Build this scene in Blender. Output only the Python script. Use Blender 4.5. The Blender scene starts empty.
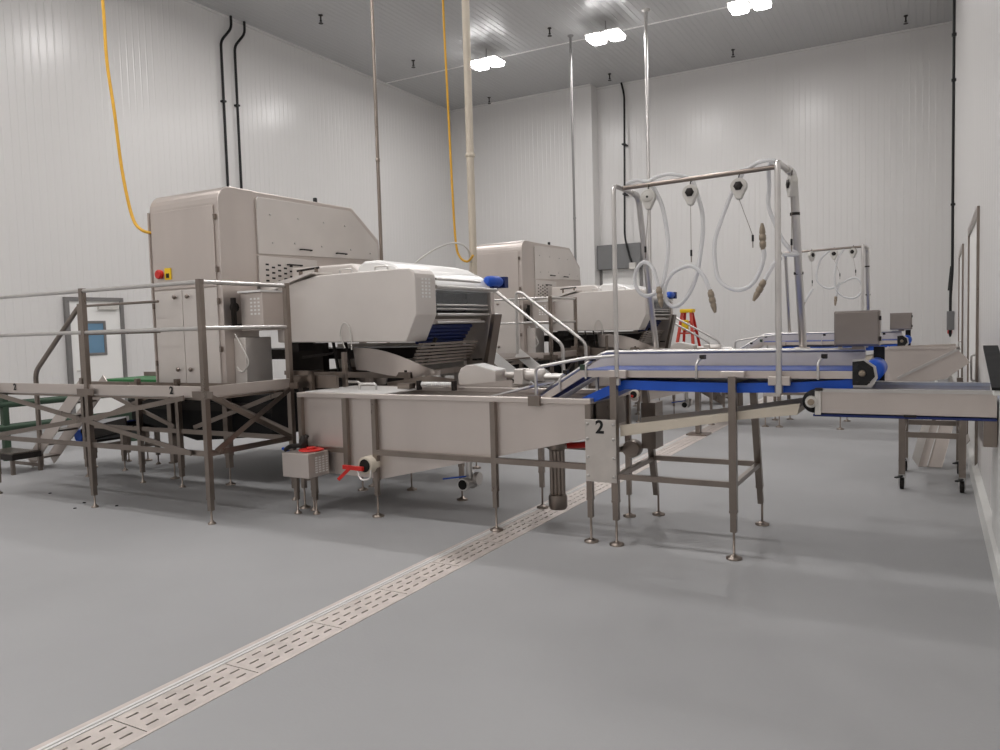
import bpy, math, random
from mathutils import Vector, Matrix
random.seed(4)
S = bpy.context.scene
COL = S.collection
PI = math.pi

# ------------------------------------------------------------------ camera
cam = bpy.data.cameras.new('camera')
cam.sensor_fit = 'HORIZONTAL'; cam.sensor_width = 36.0; cam.lens = 36.0 * 775 / 1000
cam.clip_start = 0.05; cam.clip_end = 200
cob = bpy.data.objects.new('camera', cam); COL.objects.link(cob)
def _unit(v): return v.normalized()
_y = _unit(Vector((434, -60, 775)))                 # depth axis of the hall seen from the lens
_z = _unit(Vector((1, -.0285, 0)).cross(_y)); _z = -_z if _z.y > 0 else _z
_x = _y.cross(_z)
# world axes expressed in lens coordinates (x right, y down, z forward) -> camera matrix
Rm = Matrix(((_x.x, -_x.y, -_x.z), (_y.x, -_y.y, -_y.z), (_z.x, -_z.y, -_z.z)))
cob.matrix_world = Matrix.Translation((0, 0, 1.65)) @ Rm.to_4x4()
S.camera = cob

# ------------------------------------------------------------------ world, exposure
w = bpy.data.worlds.new('world'); S.world = w; w.use_nodes = True
w.node_tree.nodes['Background'].inputs[0].default_value = (.8, .8, .8, 1)
w.node_tree.nodes['Background'].inputs[1].default_value = 0.02
S.view_settings.view_transform = 'Standard'; S.view_settings.look = 'None'
S.view_settings.gamma = 1; S.view_settings.use_curve_mapping = False
S.view_settings.exposure = 0.0
LAMP_W = 39.0

# ------------------------------------------------------------------ materials
def lin(c): return tuple(((v/255)/12.92 if v/255 <= .04045 else ((v/255+.055)/1.055)**2.4) for v in c) + (1,)
M = {}
def mat(name, rgb, rough=.5, metal=0, var=.06, scale=3.0, stretch=(1,1,1), rvar=.08, bump=0, bscale=40, spec=.5, trans=0, alpha=1, ior=1.45, coat=0):
    m = bpy.data.materials.new(name); m.use_nodes = True
    nt = m.node_tree; b = nt.nodes['Principled BSDF']
    tc = nt.nodes.new('ShaderNodeTexCoord'); mp = nt.nodes.new('ShaderNodeMapping')
    mp.inputs['Scale'].default_value = stretch
    nt.links.new(tc.outputs['Object'], mp.inputs[0])
    nz = nt.nodes.new('ShaderNodeTexNoise'); nz.inputs['Scale'].default_value = scale; nz.inputs['Detail'].default_value = 5
    nt.links.new(mp.outputs[0], nz.inputs['Vector'])
    rp = nt.nodes.new('ShaderNodeValToRGB')
    c = lin(rgb)
    rp.color_ramp.elements[0].position = .3; rp.color_ramp.elements[1].position = .7
    rp.color_ramp.elements[0].color = tuple(max(0, v*(1-var)) for v in c[:3]) + (1,)
    rp.color_ramp.elements[1].color = tuple(min(1, v*(1+var)) for v in c[:3]) + (1,)
    nt.links.new(nz.outputs['Fac'], rp.inputs[0]); nt.links.new(rp.outputs[0], b.inputs['Base Color'])
    if rvar:
        mr = nt.nodes.new('ShaderNodeMapRange')
        mr.inputs['To Min'].default_value = max(.02, rough-rvar); mr.inputs['To Max'].default_value = min(1, rough+rvar)
        nt.links.new(nz.outputs['Fac'], mr.inputs[0]); nt.links.new(mr.outputs[0], b.inputs['Roughness'])
    else: b.inputs['Roughness'].default_value = rough
    b.inputs['Metallic'].default_value = metal
    b.inputs['Specular IOR Level'].default_value = spec
    b.inputs['Transmission Weight'].default_value = trans; b.inputs['IOR'].default_value = ior
    b.inputs['Alpha'].default_value = alpha
    if bump:
        n2 = nt.nodes.new('ShaderNodeTexNoise'); n2.inputs['Scale'].default_value = bscale
        nt.links.new(mp.outputs[0], n2.inputs['Vector'])
        bp = nt.nodes.new('ShaderNodeBump'); bp.inputs['Strength'].default_value = bump; bp.inputs['Distance'].default_value = .004
        nt.links.new(n2.outputs['Fac'], bp.inputs['Height']); nt.links.new(bp.outputs[0], b.inputs['Normal'])
    M[name] = m; return m
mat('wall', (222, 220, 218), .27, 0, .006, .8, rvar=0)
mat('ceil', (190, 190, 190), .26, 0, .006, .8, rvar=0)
mat('floor', (162, 162, 163), .55, 0, .10, .45, rvar=.1, bump=.15, bscale=60)
mat('steel', (204, 195, 189), .40, .80, .05, 2.2, (1, 1, .25), rvar=.06)          # brushed sheet
mat('frame', (143, 133, 125), .30, .95, .10, 5, (1, 1, .5), rvar=.08)             # frame tube: same steel, dark reflections put into the base colour
mat('tube', (206, 203, 200), .32, .9, .05, 6, rvar=.06)                           # polished round tube
mat('cover', (214, 208, 203), .40, .45, .03, 2.5, rvar=.05)                       # bead blasted cover
mat('bright', (235, 234, 232), .35, .3, .03, 3, rvar=.05)
mat('boxsteel', (150, 142, 137), .36, .9, .06, 4)  # control box steel, darkened to carry the dark surroundings it reflects
mat('dark', (48, 44, 42), .5, .5, .15, 8, rvar=.1)
mat('black', (16, 16, 17), .5, 0, .1, 10)
mat('rubber', (10, 10, 11), .7, 0, .1, 10)
mat('hole', (22, 20, 19), .8, 0, .05, 10)
mat('beltblue', (44, 74, 150), .5, 0, .08, 6)
mat('blue', (28, 84, 190), .42, 0, .08, 6)
mat('navy', (24, 40, 96), .5, 0, .1, 6)
mat('blueleather', (70, 110, 170), .4, 0, .05, 6)
mat('green', (38, 112, 58), .5, 0, .08, 5)
mat('dgreen', (58, 78, 62), .5, .2, .08, 5)
mat('red', (198, 40, 34), .4, 0, .06, 8)
mat('yellow', (222, 170, 52), .5, 0, .06, 8)
mat('ypaint', (236, 196, 30), .45, 0, .05, 8)
mat('orange', (196, 70, 54), .5, 0, .08, 8)
mat('pvc', (202, 199, 193), .45, 0, .04, 6)
mat('beige', (206, 196, 180), .5, .1, .05, 4)
mat('nozzle', (152, 139, 122), .5, .2, .08, 12)
mat('doorpaint', (238, 237, 234), .4, 0, .01, 2, rvar=.03)
mat('doorframe', (140, 138, 137), .45, .6, .05, 4)
mat('paneblue', (112, 146, 172), .12, 0, .06, 3, rvar=.03)
mat('hose', (245, 245, 246), .18, 0, .02, 6, rvar=.03, trans=.35, ior=1.3)
mat('glass', (235, 238, 240), .08, 0, .01, 4, rvar=.02, trans=.9, ior=1.1)
mat('grate', (212, 203, 197), .45, .5, .10, 9, rvar=.08)
mat('kerb', (224, 224, 220), .35, 0, .02, 2)
mat('plate', (196, 190, 184), .45, .5, .06, 9)
mat('grey', (120, 120, 120), .5, 0, .04, 3)
def emis(name, col, st):
    m = bpy.data.materials.new(name); m.use_nodes = True; b = m.node_tree.nodes['Principled BSDF']
    b.inputs['Base Color'].default_value = (.9, .9, .9, 1)
    b.inputs['Emission Color'].default_value = col; b.inputs['Emission Strength'].default_value = st
    M[name] = m
emis('led', (1, .98, .97, 1), 22.0)
emis('pilot', (.05, .9, .45, 1), 2.0)

# ------------------------------------------------------------------ mesh builder
class MB:
    def __init__(s): s.v = []; s.f = []; s.sm = []
    def add(s, vs, fs, smooth=False):
        n = len(s.v); s.v += [tuple(p) for p in vs]
        s.f += [tuple(i+n for i in f) for f in fs]; s.sm += [smooth]*len(fs); return s
    def box(s, x0, x1, y0, y1, z0, z1):
        vs = [(x, y, z) for z in (z0, z1) for y in (y0, y1) for x in (x0, x1)]
        return s.add(vs, [(0,2,3,1),(4,5,7,6),(0,1,5,4),(2,6,7,3),(0,4,6,2),(1,3,7,5)])
    def bar(s, p, q, a, b, up=(0, 0, 1)):
        """rectangular bar from p to q, width a (sideways) and b (along up)"""
        p = Vector(p); q = Vector(q); d = (q-p).normalized(); up = Vector(up)
        if abs(d.dot(up)) > .95: up = Vector((0, 1, 0))
        u = d.cross(up).normalized(); v = u.cross(d).normalized()
        vs = [c + u*(i*a/2) + v*(j*b/2) for c in (p, q) for j in (-1, 1) for i in (-1, 1)]
        return s.add(vs, [(0,2,3,1),(4,5,7,6),(0,1,5,4),(2,6,7,3),(0,4,6,2),(1,3,7,5)])
    def tube(s, pts, r, n=10, r2=None, caps=True):
        pts = [Vector(p) for p in pts]; k = len(pts); vs = []; fs = []
        prev = None
        for i, p in enumerate(pts):
            d = (pts[min(i+1, k-1)] - pts[max(i-1, 0)]).normalized()
            if prev is None:
                u = d.cross(Vector((0, 0, 1)) if abs(d.z) < .9 else Vector((1, 0, 0))).normalized()
            else:
                u = (prev - d*prev.dot(d)); u = u.normalized() if u.length > 1e-6 else d.orthogonal().normalized()
            prev = u; v = d.cross(u)
            rr = r if r2 is None else r + (r2-r)*i/(k-1)
            if isinstance(r, (list, tuple)): rr = r[i]
            vs += [p + (u*math.cos(2*PI*j/n) + v*math.sin(2*PI*j/n))*rr for j in range(n)]
        for i in range(k-1):
            for j in range(n):
                a = i*n+j; b = i*n+(j+1) % n
                fs.append((a, b, b+n, a+n))
        s.add(vs, fs, True)
        if caps:
            s.add(vs[:n], [tuple(reversed(range(n)))]); s.add(vs[-n:], [tuple(range(n))])
        return s
    def prism(s, poly, axis, a, b):
        """closed polygon in the plane across axis ('x': (y,z), 'y': (x,z), 'z': (x,y)) from a to b"""
        def P(u, v, t): return {'x': (t, u, v), 'y': (u, t, v), 'z': (u, v, t)}[axis]
        n = len(poly)
        vs = [P(u, v, a) for u, v in poly] + [P(u, v, b) for u, v in poly]
        fs = [(i, (i+1) % n, (i+1) % n+n, i+n) for i in range(n)] + [tuple(reversed(range(n))), tuple(range(n, 2*n))]
        return s.add(vs, fs)
    def strip(s, path, axis, a, b, t):
        """sheet of thickness t following an open path, extruded along axis"""
        n = len(path); off = []
        for i in range(n):
            p0 = Vector(path[max(i-1, 0)]); p1 = Vector(path[min(i+1, n-1)]); d = (p1-p0).normalized()
            off.append((path[i][0]-d.y*t, path[i][1]+d.x*t))
        return s.prism(list(path)+off[::-1], axis, a, b)
    def lathe(s, prof, c, axis='z', n=16):
        """profile of (r, h) about an axis through c"""
        vs = []; fs = []; c = Vector(c); k = len(prof)
        for r, h in prof:
            for j in range(n):
                x = r*math.cos(2*PI*j/n); y = r*math.sin(2*PI*j/n)
                vs.append(c + Vector({'z': (x, y, h), 'y': (x, h, y), 'x': (h, x, y)}[axis]))
        for i in range(k-1):
            for j in range(n):
                a = i*n+j; b = i*n+(j+1) % n; fs.append((a, b, b+n, a+n))
        s.add(vs, fs, True)
        s.add(vs[:n], [tuple(range(n))]); s.add(vs[-n:], [tuple(range(n))]); return s
    def mesh(s, name, m, off=(0, 0, 0)):
        me = bpy.data.meshes.new(name); o = Vector(off)
        me.from_pydata([tuple(Vector(p)-o) for p in s.v], [], s.f)
        me.polygons.foreach_set('use_smooth', s.sm)
        me.materials.append(M[m]); me.update()
        import bmesh
        b = bmesh.new(); b.from_mesh(me); bmesh.ops.recalc_face_normals(b, faces=b.faces); b.to_mesh(me); b.free()
        return me
    def build(s, name, m, parent=None, bevel=0, label=None):
        off = (0, 0, 0)
        if parent is not None:
            r = parent
            while r.parent is not None: r = r.parent
            off = r.location
        o = bpy.data.objects.new(name, s.mesh(name, m, off)); COL.objects.link(o)
        if parent is not None: o.parent = parent
        if bevel:
            md = o.modifiers.new('bevel', 'BEVEL'); md.width = bevel; md.segments = 2; md.limit_method = 'ANGLE'; md.angle_limit = .6
        if label: o['label'] = label
        return o
def arc(c, r, a0, a1, n=6): return [(c[0]+r*math.cos(math.radians(a0+(a1-a0)*i/n)), c[1]+r*math.sin(math.radians(a0+(a1-a0)*i/n))) for i in range(n+1)]
def smooth(pts, k=5):
    P = [Vector(p) for p in pts]; out = []
    for i in range(len(P)-1):
        a = P[max(i-1, 0)]; b = P[i]; c = P[i+1]; d = P[min(i+2, len(P)-1)]
        for j in range(k):
            t = j/k
            out.append(.5*((2*b) + (c-a)*t + (2*a-5*b+4*c-d)*t*t + (3*b-a-3*c+d)*t**3))
    out.append(P[-1]); return out
def bend(pts, r=.08, k=5):
    """polyline with its corners rounded"""
    P = [Vector(p) for p in pts]; out = [P[0]]
    for i in range(1, len(P)-1):
        a = (P[i-1]-P[i]); c = (P[i+1]-P[i]); rr = min(r, a.length*.45, c.length*.45)
        p0 = P[i]+a.normalized()*rr; p2 = P[i]+c.normalized()*rr
        for j in range(k+1):
            t = j/k; out.append(p0*(1-t)**2 + P[i]*2*t*(1-t) + p2*t*t)
    out.append(P[-1]); return out
def tag(o, label, cat, group=None):
    o['label'] = label; o['category'] = cat
    if group: o['group'] = group
    return o
def thing(name, loc, label, cat, group=None):
    o = bpy.data.objects.new(name, None); COL.objects.link(o); o.location = loc; o.empty_display_size = .1
    return tag(o, label, cat, group)
def struct(o): o['kind'] = 'structure'; return o
def inst(name, me, parent, loc, rot=None):
    """a part that shares mesh data; loc in world"""
    o = bpy.data.objects.new(name, me); COL.objects.link(o); o.parent = parent
    r = parent
    while r.parent is not None: r = r.parent
    o.location = Vector(loc)-Vector(r.location)
    if rot: o.rotation_euler = rot
    return o
def copy_tree(o, parent=None, skip=()):
    c = o.copy(); COL.objects.link(c); c.parent = parent
    for ch in o.children:
        if ch.name.split('.')[0] not in skip: copy_tree(ch, c, skip)
    return c
def number(txt, size, loc, rot, parent, m='black', name='number'):
    cu = bpy.data.curves.new(name, 'FONT'); cu.body = txt; cu.size = size; cu.extrude = .0008; cu.offset = size*.03; cu.align_x = 'CENTER'; cu.align_y = 'CENTER'
    t = bpy.data.objects.new('tmp', cu); COL.objects.link(t)
    dg = bpy.context.evaluated_depsgraph_get()
    me = bpy.data.meshes.new_from_object(t.evaluated_get(dg)); bpy.data.objects.remove(t)
    me.materials.clear(); me.materials.append(M[m])
    return inst(name, me, parent, loc, rot)

# shared little meshes
BOLT = MB().lathe([(.006, 0), (.011, .001), (.011, .008), (.005, .011)], (0, 0, 0), 'z', 8).mesh('bolt', 'tube')
KNOB = MB().lathe([(.012, 0), (.012, .015), (.024, .017), (.026, .028), (.018, .038), (.004, .040)], (0, 0, 0), 'z', 12).mesh('knob', 'frame')
def foot_mesh(rod, disc):
    return MB().lathe([(.009, rod), (.009, .034), (.018, .030), (disc*.5, .022), (disc, .014), (disc, 0)], (0, 0, 0), 'z', 14).mesh('foot', 'frame')
FOOT = foot_mesh(.21, .055); FOOT_S = foot_mesh(.16, .034)
def leg(parent, x, y, ztop, s=.045, foot=FOOT, x2=None, y2=None, mt='frame', sleeve=.33, end=.19):
    """square leg with a narrower sleeve and a screw foot; (x2,y2) is the foot when splayed"""
    x2 = x if x2 is None else x2; y2 = y if y2 is None else y2
    def at(z): t = (ztop-z)/ztop; return (x+(x2-x)*t, y+(y2-y)*t, z)
    m = MB().bar(at(ztop), at(sleeve), s, s, (0, 1, 0)).bar(at(sleeve), at(end), s*.84, s*.84, (0, 1, 0))
    m.bar(at(sleeve+.012), at(sleeve-.006), s*1.06, s*1.06, (0, 1, 0))
    o = m.build('leg', mt, parent)
    inst('foot', foot, o, (x2, y2, 0.0))
    return o

# ------------------------------------------------------------------ the hall
XL, XR, YB, YS, YF, ZC = -14.3, .37, 23.1, 22.6, -4.5, 9.0
def ribbed(a, b, pitch=.15, d=.0035):
    """shallow rib profile along a wall: list of (position, depth)"""
    out = [(a, 0)]; x = a
    n = int((b-a)/pitch)
    for i in range(n):
        x = a + i*pitch
        if i % 7 == 6: out += [(x+.068, 0), (x+.070, -.003), (x+.080, -.003), (x+.082, 0)]   # panel joint
        else: out += [(x+.055, 0), (x+.068, d), (x+.082, d), (x+.095, 0)]
    out.append((b, 0)); return out
def wall_mesh(prof, fn, z0, z1):
    m = MB(); k = len(prof)
    vs = [fn(u, e, z) for u, e in prof for z in (z0, z1)]
    m.add(vs, [(2*i, 2*i+2, 2*i+3, 2*i+1) for i in range(k-1)]); return m
def solid(o, t):
    return o
struct(wall_mesh(ribbed(YF, YS), lambda u, e, z: (XL+e, u, z), 0, ZC).build('wall_left', 'wall'))
struct(wall_mesh(ribbed(XL, -9.2), lambda u, e, z: (u, YS-e, z), 0, ZC).build('wall_back_left', 'wall'))
struct(MB().add([(-9.2, YS, 0), (-9.2, YB, 0), (-9.2, YB, ZC), (-9.2, YS, ZC)], [(0, 1, 2, 3)]).build('wall_back_return', 'wall'))
struct(wall_mesh(ribbed(-9.2, XR), lambda u, e, z: (u, YB-e, z), 0, ZC).build('wall_back', 'wall'))
struct(wall_mesh(ribbed(YF, YB, .3), lambda u, e, z: (XR-e*.3, u, z), 0, ZC).build('wall_right', 'wall'))
struct(wall_mesh([(XL, 0), (XR, 0)], lambda u, e, z: (u, YF, z), 0, ZC).build('wall_front', 'wall'))
# ceiling: ribs along the hall, a joint strip across it
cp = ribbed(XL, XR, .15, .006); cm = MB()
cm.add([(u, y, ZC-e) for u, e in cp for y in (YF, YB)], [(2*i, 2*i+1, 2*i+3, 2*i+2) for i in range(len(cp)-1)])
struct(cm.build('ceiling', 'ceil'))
k = 0
for yj in (19.0, 11.8, 4.6):
    k += 1
    struct(MB().box(XL, XR, yj-.03, yj+.03, ZC-.012, ZC+.004).build('trim_%d' % k, 'bright'))
# cove trims at the wall heads
for a in ((XL, XL+.05, YF, YS), (-9.2, XR, YB-.05, YB), (XL, -9.2, YS-.05, YS), (XR-.012, XR, YF, YB)):
    k += 1
    struct(MB().box(a[0], a[1], a[2], a[3], ZC-.05, ZC+.004).build('trim_%d' % k, 'wall'))
# floor: two slabs with the drain channel between them
DX0, DX1 = -3.185, -2.845
flo = MB()
flo.add([(XL, YF, 0), (DX0, YF, 0), (DX0, YB, 0), (XL, YB, 0), (DX1, YF, 0), (XR, YF, 0), (XR, YB, 0), (DX1, YB, 0)], [(0, 1, 2, 3), (4, 5, 6, 7)])
floor = struct(flo.build('floor', 'floor'))
# floor kerbs / coves
bl = struct(MB().prism([(XL, 0), (XL+.06, 0), (XL+.05, .10), (XL+.012, .16), (XL, .16)], 'y', YF, YS).build('baseboard_left', 'floor'))
br = MB().prism([(XR, 0), (XR-.04, 0), (XR-.04, .17), (XR, .225)], 'y', YF, 10.2).build('baseboard_right', 'kerb'); struct(br)
br2 = MB().prism([(XR, 0), (XR-.04, 0), (XR-.04, .17), (XR, .225)], 'y', 10.25, YB).build('baseboard_right_far', 'frame'); struct(br2)
struct(MB().box(-9.2, XR, YB-.03, YB, 0, .2).build('baseboard_back', 'kerb'))

# drain channel in the floor
dr = thing('floor_drain', (-3.015, YF, 0), 'long stainless slotted drain channel running across the grey floor', 'drain')
MB().box(DX0, DX0+.03, YF, YB-.5, -.12, .002).build('edge_frame', 'grate', dr)
MB().box(DX0+.034, DX0+.052, YF, YB-.5, -.12, .004).build('edge_frame', 'bright', dr)
MB().box(DX0+.056, DX0+.075, YF, YB-.5, -.12, .002).build('edge_frame', 'bright', dr)
MB().box(DX1-.022, DX1, YF, YB-.5, -.12, .003).build('edge_frame', 'grate', dr)
MB().box(DX0, DX1, YF, YB-.5, -.14, -.12).build('channel_floor', 'hole', dr)
PX0, PX1, PL = DX0+.08, DX1-.026, .615
pm = MB()
rows = [PX0+.05, (PX0+PX1)/2, PX1-.05]; hw = .006
edges = [PX0] + [v for r in rows for v in (r-hw, r+hw)] + [PX1]
for i in range(0, 8, 2): pm.box(edges[i], edges[i+1], .003, PL-.003, -.006, .001)
for ri, r in enumerate(rows):
    y = .003; st = .035 if ri != 1 else .055
    for j in range(6):
        a = st+j*.098; pm.box(r-hw, r+hw, y, a, -.006, .001); y = a+.058
    pm.box(r-hw, r+hw, y, PL-.003, -.006, .001)
PM = pm.mesh('drain_cover', 'grate')
y = 2.006-PL*9
while y < YB-.5-PL:
    c = bpy.data.objects.new('cover_plate', PM); COL.objects.link(c); c.parent = dr
    c.location = (3.015, y-YF, 0); y += PL

# doors
d1 = MB(); Y0, Y1, ZD = 8.77, 9.97, 2.455
door1 = struct(MB().box(XL+.002, XL+.05, Y0+.07, Y1-.07, .01, ZD-.07).build('door_1', 'doorpaint'))
MB().box(XL+.002, XL+.08, Y0, Y0+.075, 0, ZD).box(XL+.002, XL+.08, Y1-.075, Y1, 0, ZD).box(XL+.002, XL+.08, Y0+.075, Y1-.075, ZD-.075, ZD).build('door_frame', 'doorframe', door1)
MB().box(XL+.05, XL+.065, 9.05, 9.57, 1.33, 1.38).box(XL+.05, XL+.065, 9.05, 9.57, 1.95, 2.0).box(XL+.05, XL+.065, 9.05, 9.10, 1.38, 1.95).box(XL+.05, XL+.065, 9.52, 9.57, 1.38, 1.95).build('window_frame', 'doorframe', door1)
MB().box(XL+.05, XL+.056, 9.10, 9.52, 1.38, 1.95).build('pane', 'paneblue', door1)
MB().box(XL+.05, XL+.11, 9.42, 9.84, 2.22, 2.33).build('door_closer', 'pvc', door1)
MB().tube(bend([(XL+.05, 8.95, 1.05), (XL+.12, 8.95, 1.05), (XL+.12, 9.15, 1.05)], .03), .014).build('handle', 'tube', door1)
# framed openings on the right wall
n = 1
for ya, yb, zt in ((8.62, 10.9, 2.66), (13.05, 15.0, 2.66)):
    n += 1
    dd = struct(MB().box(XR-.004, XR+.03, ya+.09, yb-.09, .0, zt-.09).build('door_%d' % n, 'doorpaint'))
    MB().box(XR-.022, XR+.03, ya, ya+.09, 0, zt).box(XR-.022, XR+.03, yb-.09, yb, 0, zt).box(XR-.022, XR+.03, ya+.09, yb-.09, zt-.09, zt).build('door_frame', 'frame', dd)
    MB().tube(bend([(XR-.004, ya+.2, 1.0), (XR-.05, ya+.2, 1.0), (XR-.05, ya+.2, 1.25), (XR-.004, ya+.2, 1.25)], .02), .01).build('handle', 'tube', dd)
# roller shutter on the back wall
sh = struct(MB().box(-9.15, -7.88, YB-.06, YB-.02, 0, 3.36).build('door_4', 'doorpaint'))
MB().box(-9.18, -7.80, YB-.32, YB-.02, 3.36, 4.1).build('shutter_box', 'grey', sh)
MB().box(-9.2, -9.12, YB-.09, YB-.02, 0, 3.36).box(-7.9, -7.82, YB-.09, YB-.02, 0, 3.36).build('guide_rail', 'doorframe', sh)
for i in range(11):
    MB().box(-9.11, -7.91, YB-.075, YB-.06, .02+i*.303, .02+i*.303+.29).build('slat', 'doorpaint', sh)

# ------------------------------------------------------------------ lights and ceiling fittings
led_mesh = MB().prism([(x, y) for x, y in arc((.08, .20), .10, 0, 90, 4)+arc((-.08, .20), .10, 90, 180, 4)+arc((-.08, -.20), .10, 180, 270, 4)+arc((.08, -.20), .10, 270, 360, 4)], 'z', -.09, -.012).mesh('lens', 'led')  # lens enlarged for glare, thickened so its sides light the ceiling
LN = {(-10.35, 18.2): 'white twin panel ceiling light nearest the left wall', (-7.0, 18.2): 'white twin panel ceiling light in the middle of the visible row', (-3.6, 18.2): 'white twin panel ceiling light nearest the right wall at picture top'}
for yy in (18.2, 11.0, 3.8, -3.0):
    for xx in (-10.35, -7.0, -3.6):
        z = 8.66
        t = thing('ceiling_light', (xx, yy, z), LN.get((xx, yy), 'white twin panel ceiling light outside the picture, %s row %s' % ({-10.35: 'left in the', -7.0: 'middle in the', -3.6: 'right in the'}[xx], {11.0: 'above the far machine', 3.8: 'above the near platform', -3.0: 'behind the camera'}.get(yy, ''))), 'light', 'ceiling lights')
        MB().box(xx-.43, xx+.43, yy-.03, yy+.03, z-.005, z+.03).build('crossbar', 'doorframe', t)
        MB().box(xx-.43, xx-.02, yy-.31, yy+.31, z-.012, z+.0).box(xx+.02, xx+.43, yy-.31, yy+.31, z-.012, z).build('heat_sink', 'pvc', t)
        MB().tube([(xx-.0, yy, z+.03), (xx, yy, ZC)], .012, 8).build('drop_rod', 'doorframe', t)
        for s in (-1, 1):
            inst('lens', led_mesh, t, (xx+s*.24, yy, z))
            ld = bpy.data.lights.new('panel_lamp', 'AREA'); ld.shape = 'RECTANGLE'; ld.size = .34; ld.size_y = .58; ld.energy = LAMP_W; ld.color = (1, .975, .965)
            lo = bpy.data.objects.new('panel_lamp', ld); COL.objects.link(lo); lo.parent = t; lo.location = (s*.24, 0, -.095)
SP = [(-12.45, 22.0, 'nearest the back left corner'), (-8.36, 22.0, 'above the back wall step'), (-4.8, 22.0, 'above the middle of the back wall'), (-.64, 22.0, 'nearest the back right corner'),
      (-12.45, 17.85, 'near the left wall'), (-8.33, 17.85, 'between two ceiling lights'), (-12.45, 14.18, 'near the left wall, closest to the camera')]
for x, y, tx in SP:
    t = thing('ceiling_sprinkler', (x, y, ZC), 'small dark sprinkler head on the ceiling ' + tx, 'sprinkler', 'ceiling sprinklers')
    MB().lathe([(.05, 0), (.05, -.02), (.02, -.03), (.018, -.12), (.03, -.13), (.03, -.15)], (x, y, ZC), 'z', 10).build('body', 'dark', t)
    MB().lathe([(.055, -.19), (.055, -.2)], (x, y, ZC), 'z', 10).box(x-.02, x-.014, y-.004, y+.004, ZC-.19, ZC-.14).box(x+.014, x+.02, y-.004, y+.004, ZC-.19, ZC-.14).build('deflector', 'dark', t)

# service drops
def pole(name, x, y, z0, z1, r, m, label, cat='pole', flange=True):
    t = thing(name, (x, y, z0), label, cat)
    MB().tube([(x, y, z0), (x, y, z1)], r, 12).build('tube', m, t)
    if flange: MB().lathe([(r*2.4, 0), (r*2.4, -.02), (r*1.3, -.05)], (x, y, z1), 'z', 14).build('ceiling_flange', m, t)
    for zz in (z0+2.1, z0+4.4): MB().lathe([(r*1.02, zz-.03), (r*1.25, zz-.02), (r*1.25, zz+.02), (r*1.02, zz+.03)], (x, y, 0), 'z', 12).build('coupling', m, t)
    return t
pole('service_pole', -6.99, 9.05, 2.0, ZC, .026, 'frame', 'thin brown grey pole dropping behind the big cabinet of the near machine')
pole('service_pole', -5.53, 9.2, 1.9, ZC, .052, 'beige', 'thick beige pole dropping behind the curved hood of the near machine')
pole('service_pole', -8.1, 18.6, 0, ZC, .032, 'doorframe', 'thin grey pole dropping behind the far machine')
pole('service_pole', -5.95, 18.1, 0, ZC, .042, 'tube', 'shiny steel pole dropping between the far machine and the hose gantry')
def cable(name, pts, r, m, label, cat, sm=True, n=8):
    o = MB().tube(smooth(pts) if sm else bend(pts, .12), r, n).build(name, m); return tag(o, label, cat)
cable('air_hose', [(-7.95, 5.6, 8.95), (-8.3, 5.72, 6.8), (-8.33, 5.8, 5.52), (-8.32, 5.8, 4.85), (-8.24, 5.8, 4.27), (-8.16, 5.8, 3.58), (-8.03, 5.8, 3.05), (-7.87, 5.8, 2.87), (-7.74, 5.9, 2.83)],   .018, 'yellow', 'yellow hose hanging from the ceiling to the near cabinet', 'hose')
cable('air_hose', [(-5.78, 9, 8.97), (-5.76, 9, 6.0), (-5.74, 9, 5.0), (-5.71, 9, 3.66), (-5.68, 9, 2.85), (-5.62, 9.0, 2.62), (-5.5, 9.0, 2.55), (-5.38, 8.95, 2.62)], .016, 'yellow', 'yellow hose hanging beside the thick beige pole', 'hose')
cable('loop_cable', [(-5.53, 9.14, 2.55), (-5.5, 9.0, 2.72), (-5.62, 8.9, 2.80), (-5.85, 8.8, 2.74), (-5.98, 8.5, 2.55), (-5.95, 8.1, 2.3), (-5.9, 7.8, 2.2)], .012, 'pvc', 'thin pale cable looped above the curved hood', 'cable')
for i, (ya, tx) in enumerate(((12.80, 'left'), (13.20, 'right'))):
    t = thing('wall_conduit', (XL+.06, ya, 3.0), 'black conduit on the left wall, the %s one of the pair' % tx, 'conduit', 'black wall conduits')
    MB().tube(bend([(XL+.07, ya, 3.0), (XL+.07, ya, 8.35), (XL+.10, ya+.30, 8.72), (XL+.10, ya+.30, ZC)], .12), .03, 10).build('pipe', 'black', t)
    for zz in (7.0,): MB().box(XL+.004, XL+.11, ya-.045, ya+.045, zz-.02, zz+.02).build('clip', 'black', t)
t = thing('wall_conduit', (-8.25, YB-.06, 3.6), 'black conduit with junction box on the back wall beside the roller shutter', 'conduit')
MB().tube(bend([(-8.0, YB-.37, 3.4), (-8.12, YB-.37, 3.75), (-8.25, YB-.37, 4.3), (-8.27, YB-.12, 8.6), (-8.37, YB-.1, ZC)], .2), .03, 10).build('pipe', 'black', t)
MB().box(-8.1, -7.9, YB-.45, YB-.32, 3.3, 3.5).build('junction_box', 'pvc', t)
for zz in (5.6, 7.1): MB().box(-8.31, -8.21, YB-.33, YB-.02, zz-.02, zz+.02).build('clip', 'black', t)
t = thing('wall_conduit', (XR-.05, 18.6, 1.2), 'long black conduit with grey switch box on the right wall', 'conduit')
MB().tube(bend([(XR-.075, 18.6, 1.7), (XR-.075, 18.6, 2.1), (XR-.045, 18.6, 2.5), (XR-.045, 18.6, ZC)], .2), .028, 10).build('pipe', 'black', t)
MB().box(XR-.14, XR-.005, 18.52, 18.68, 1.33, 1.72).build('switch_box', 'grey', t, .006)
MB().lathe([(.03, 0), (.03, -.08), (.015, -.14)], (XR-.075, 18.6, 1.33), 'z', 10).build('cable_gland', 'black', t)
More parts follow.
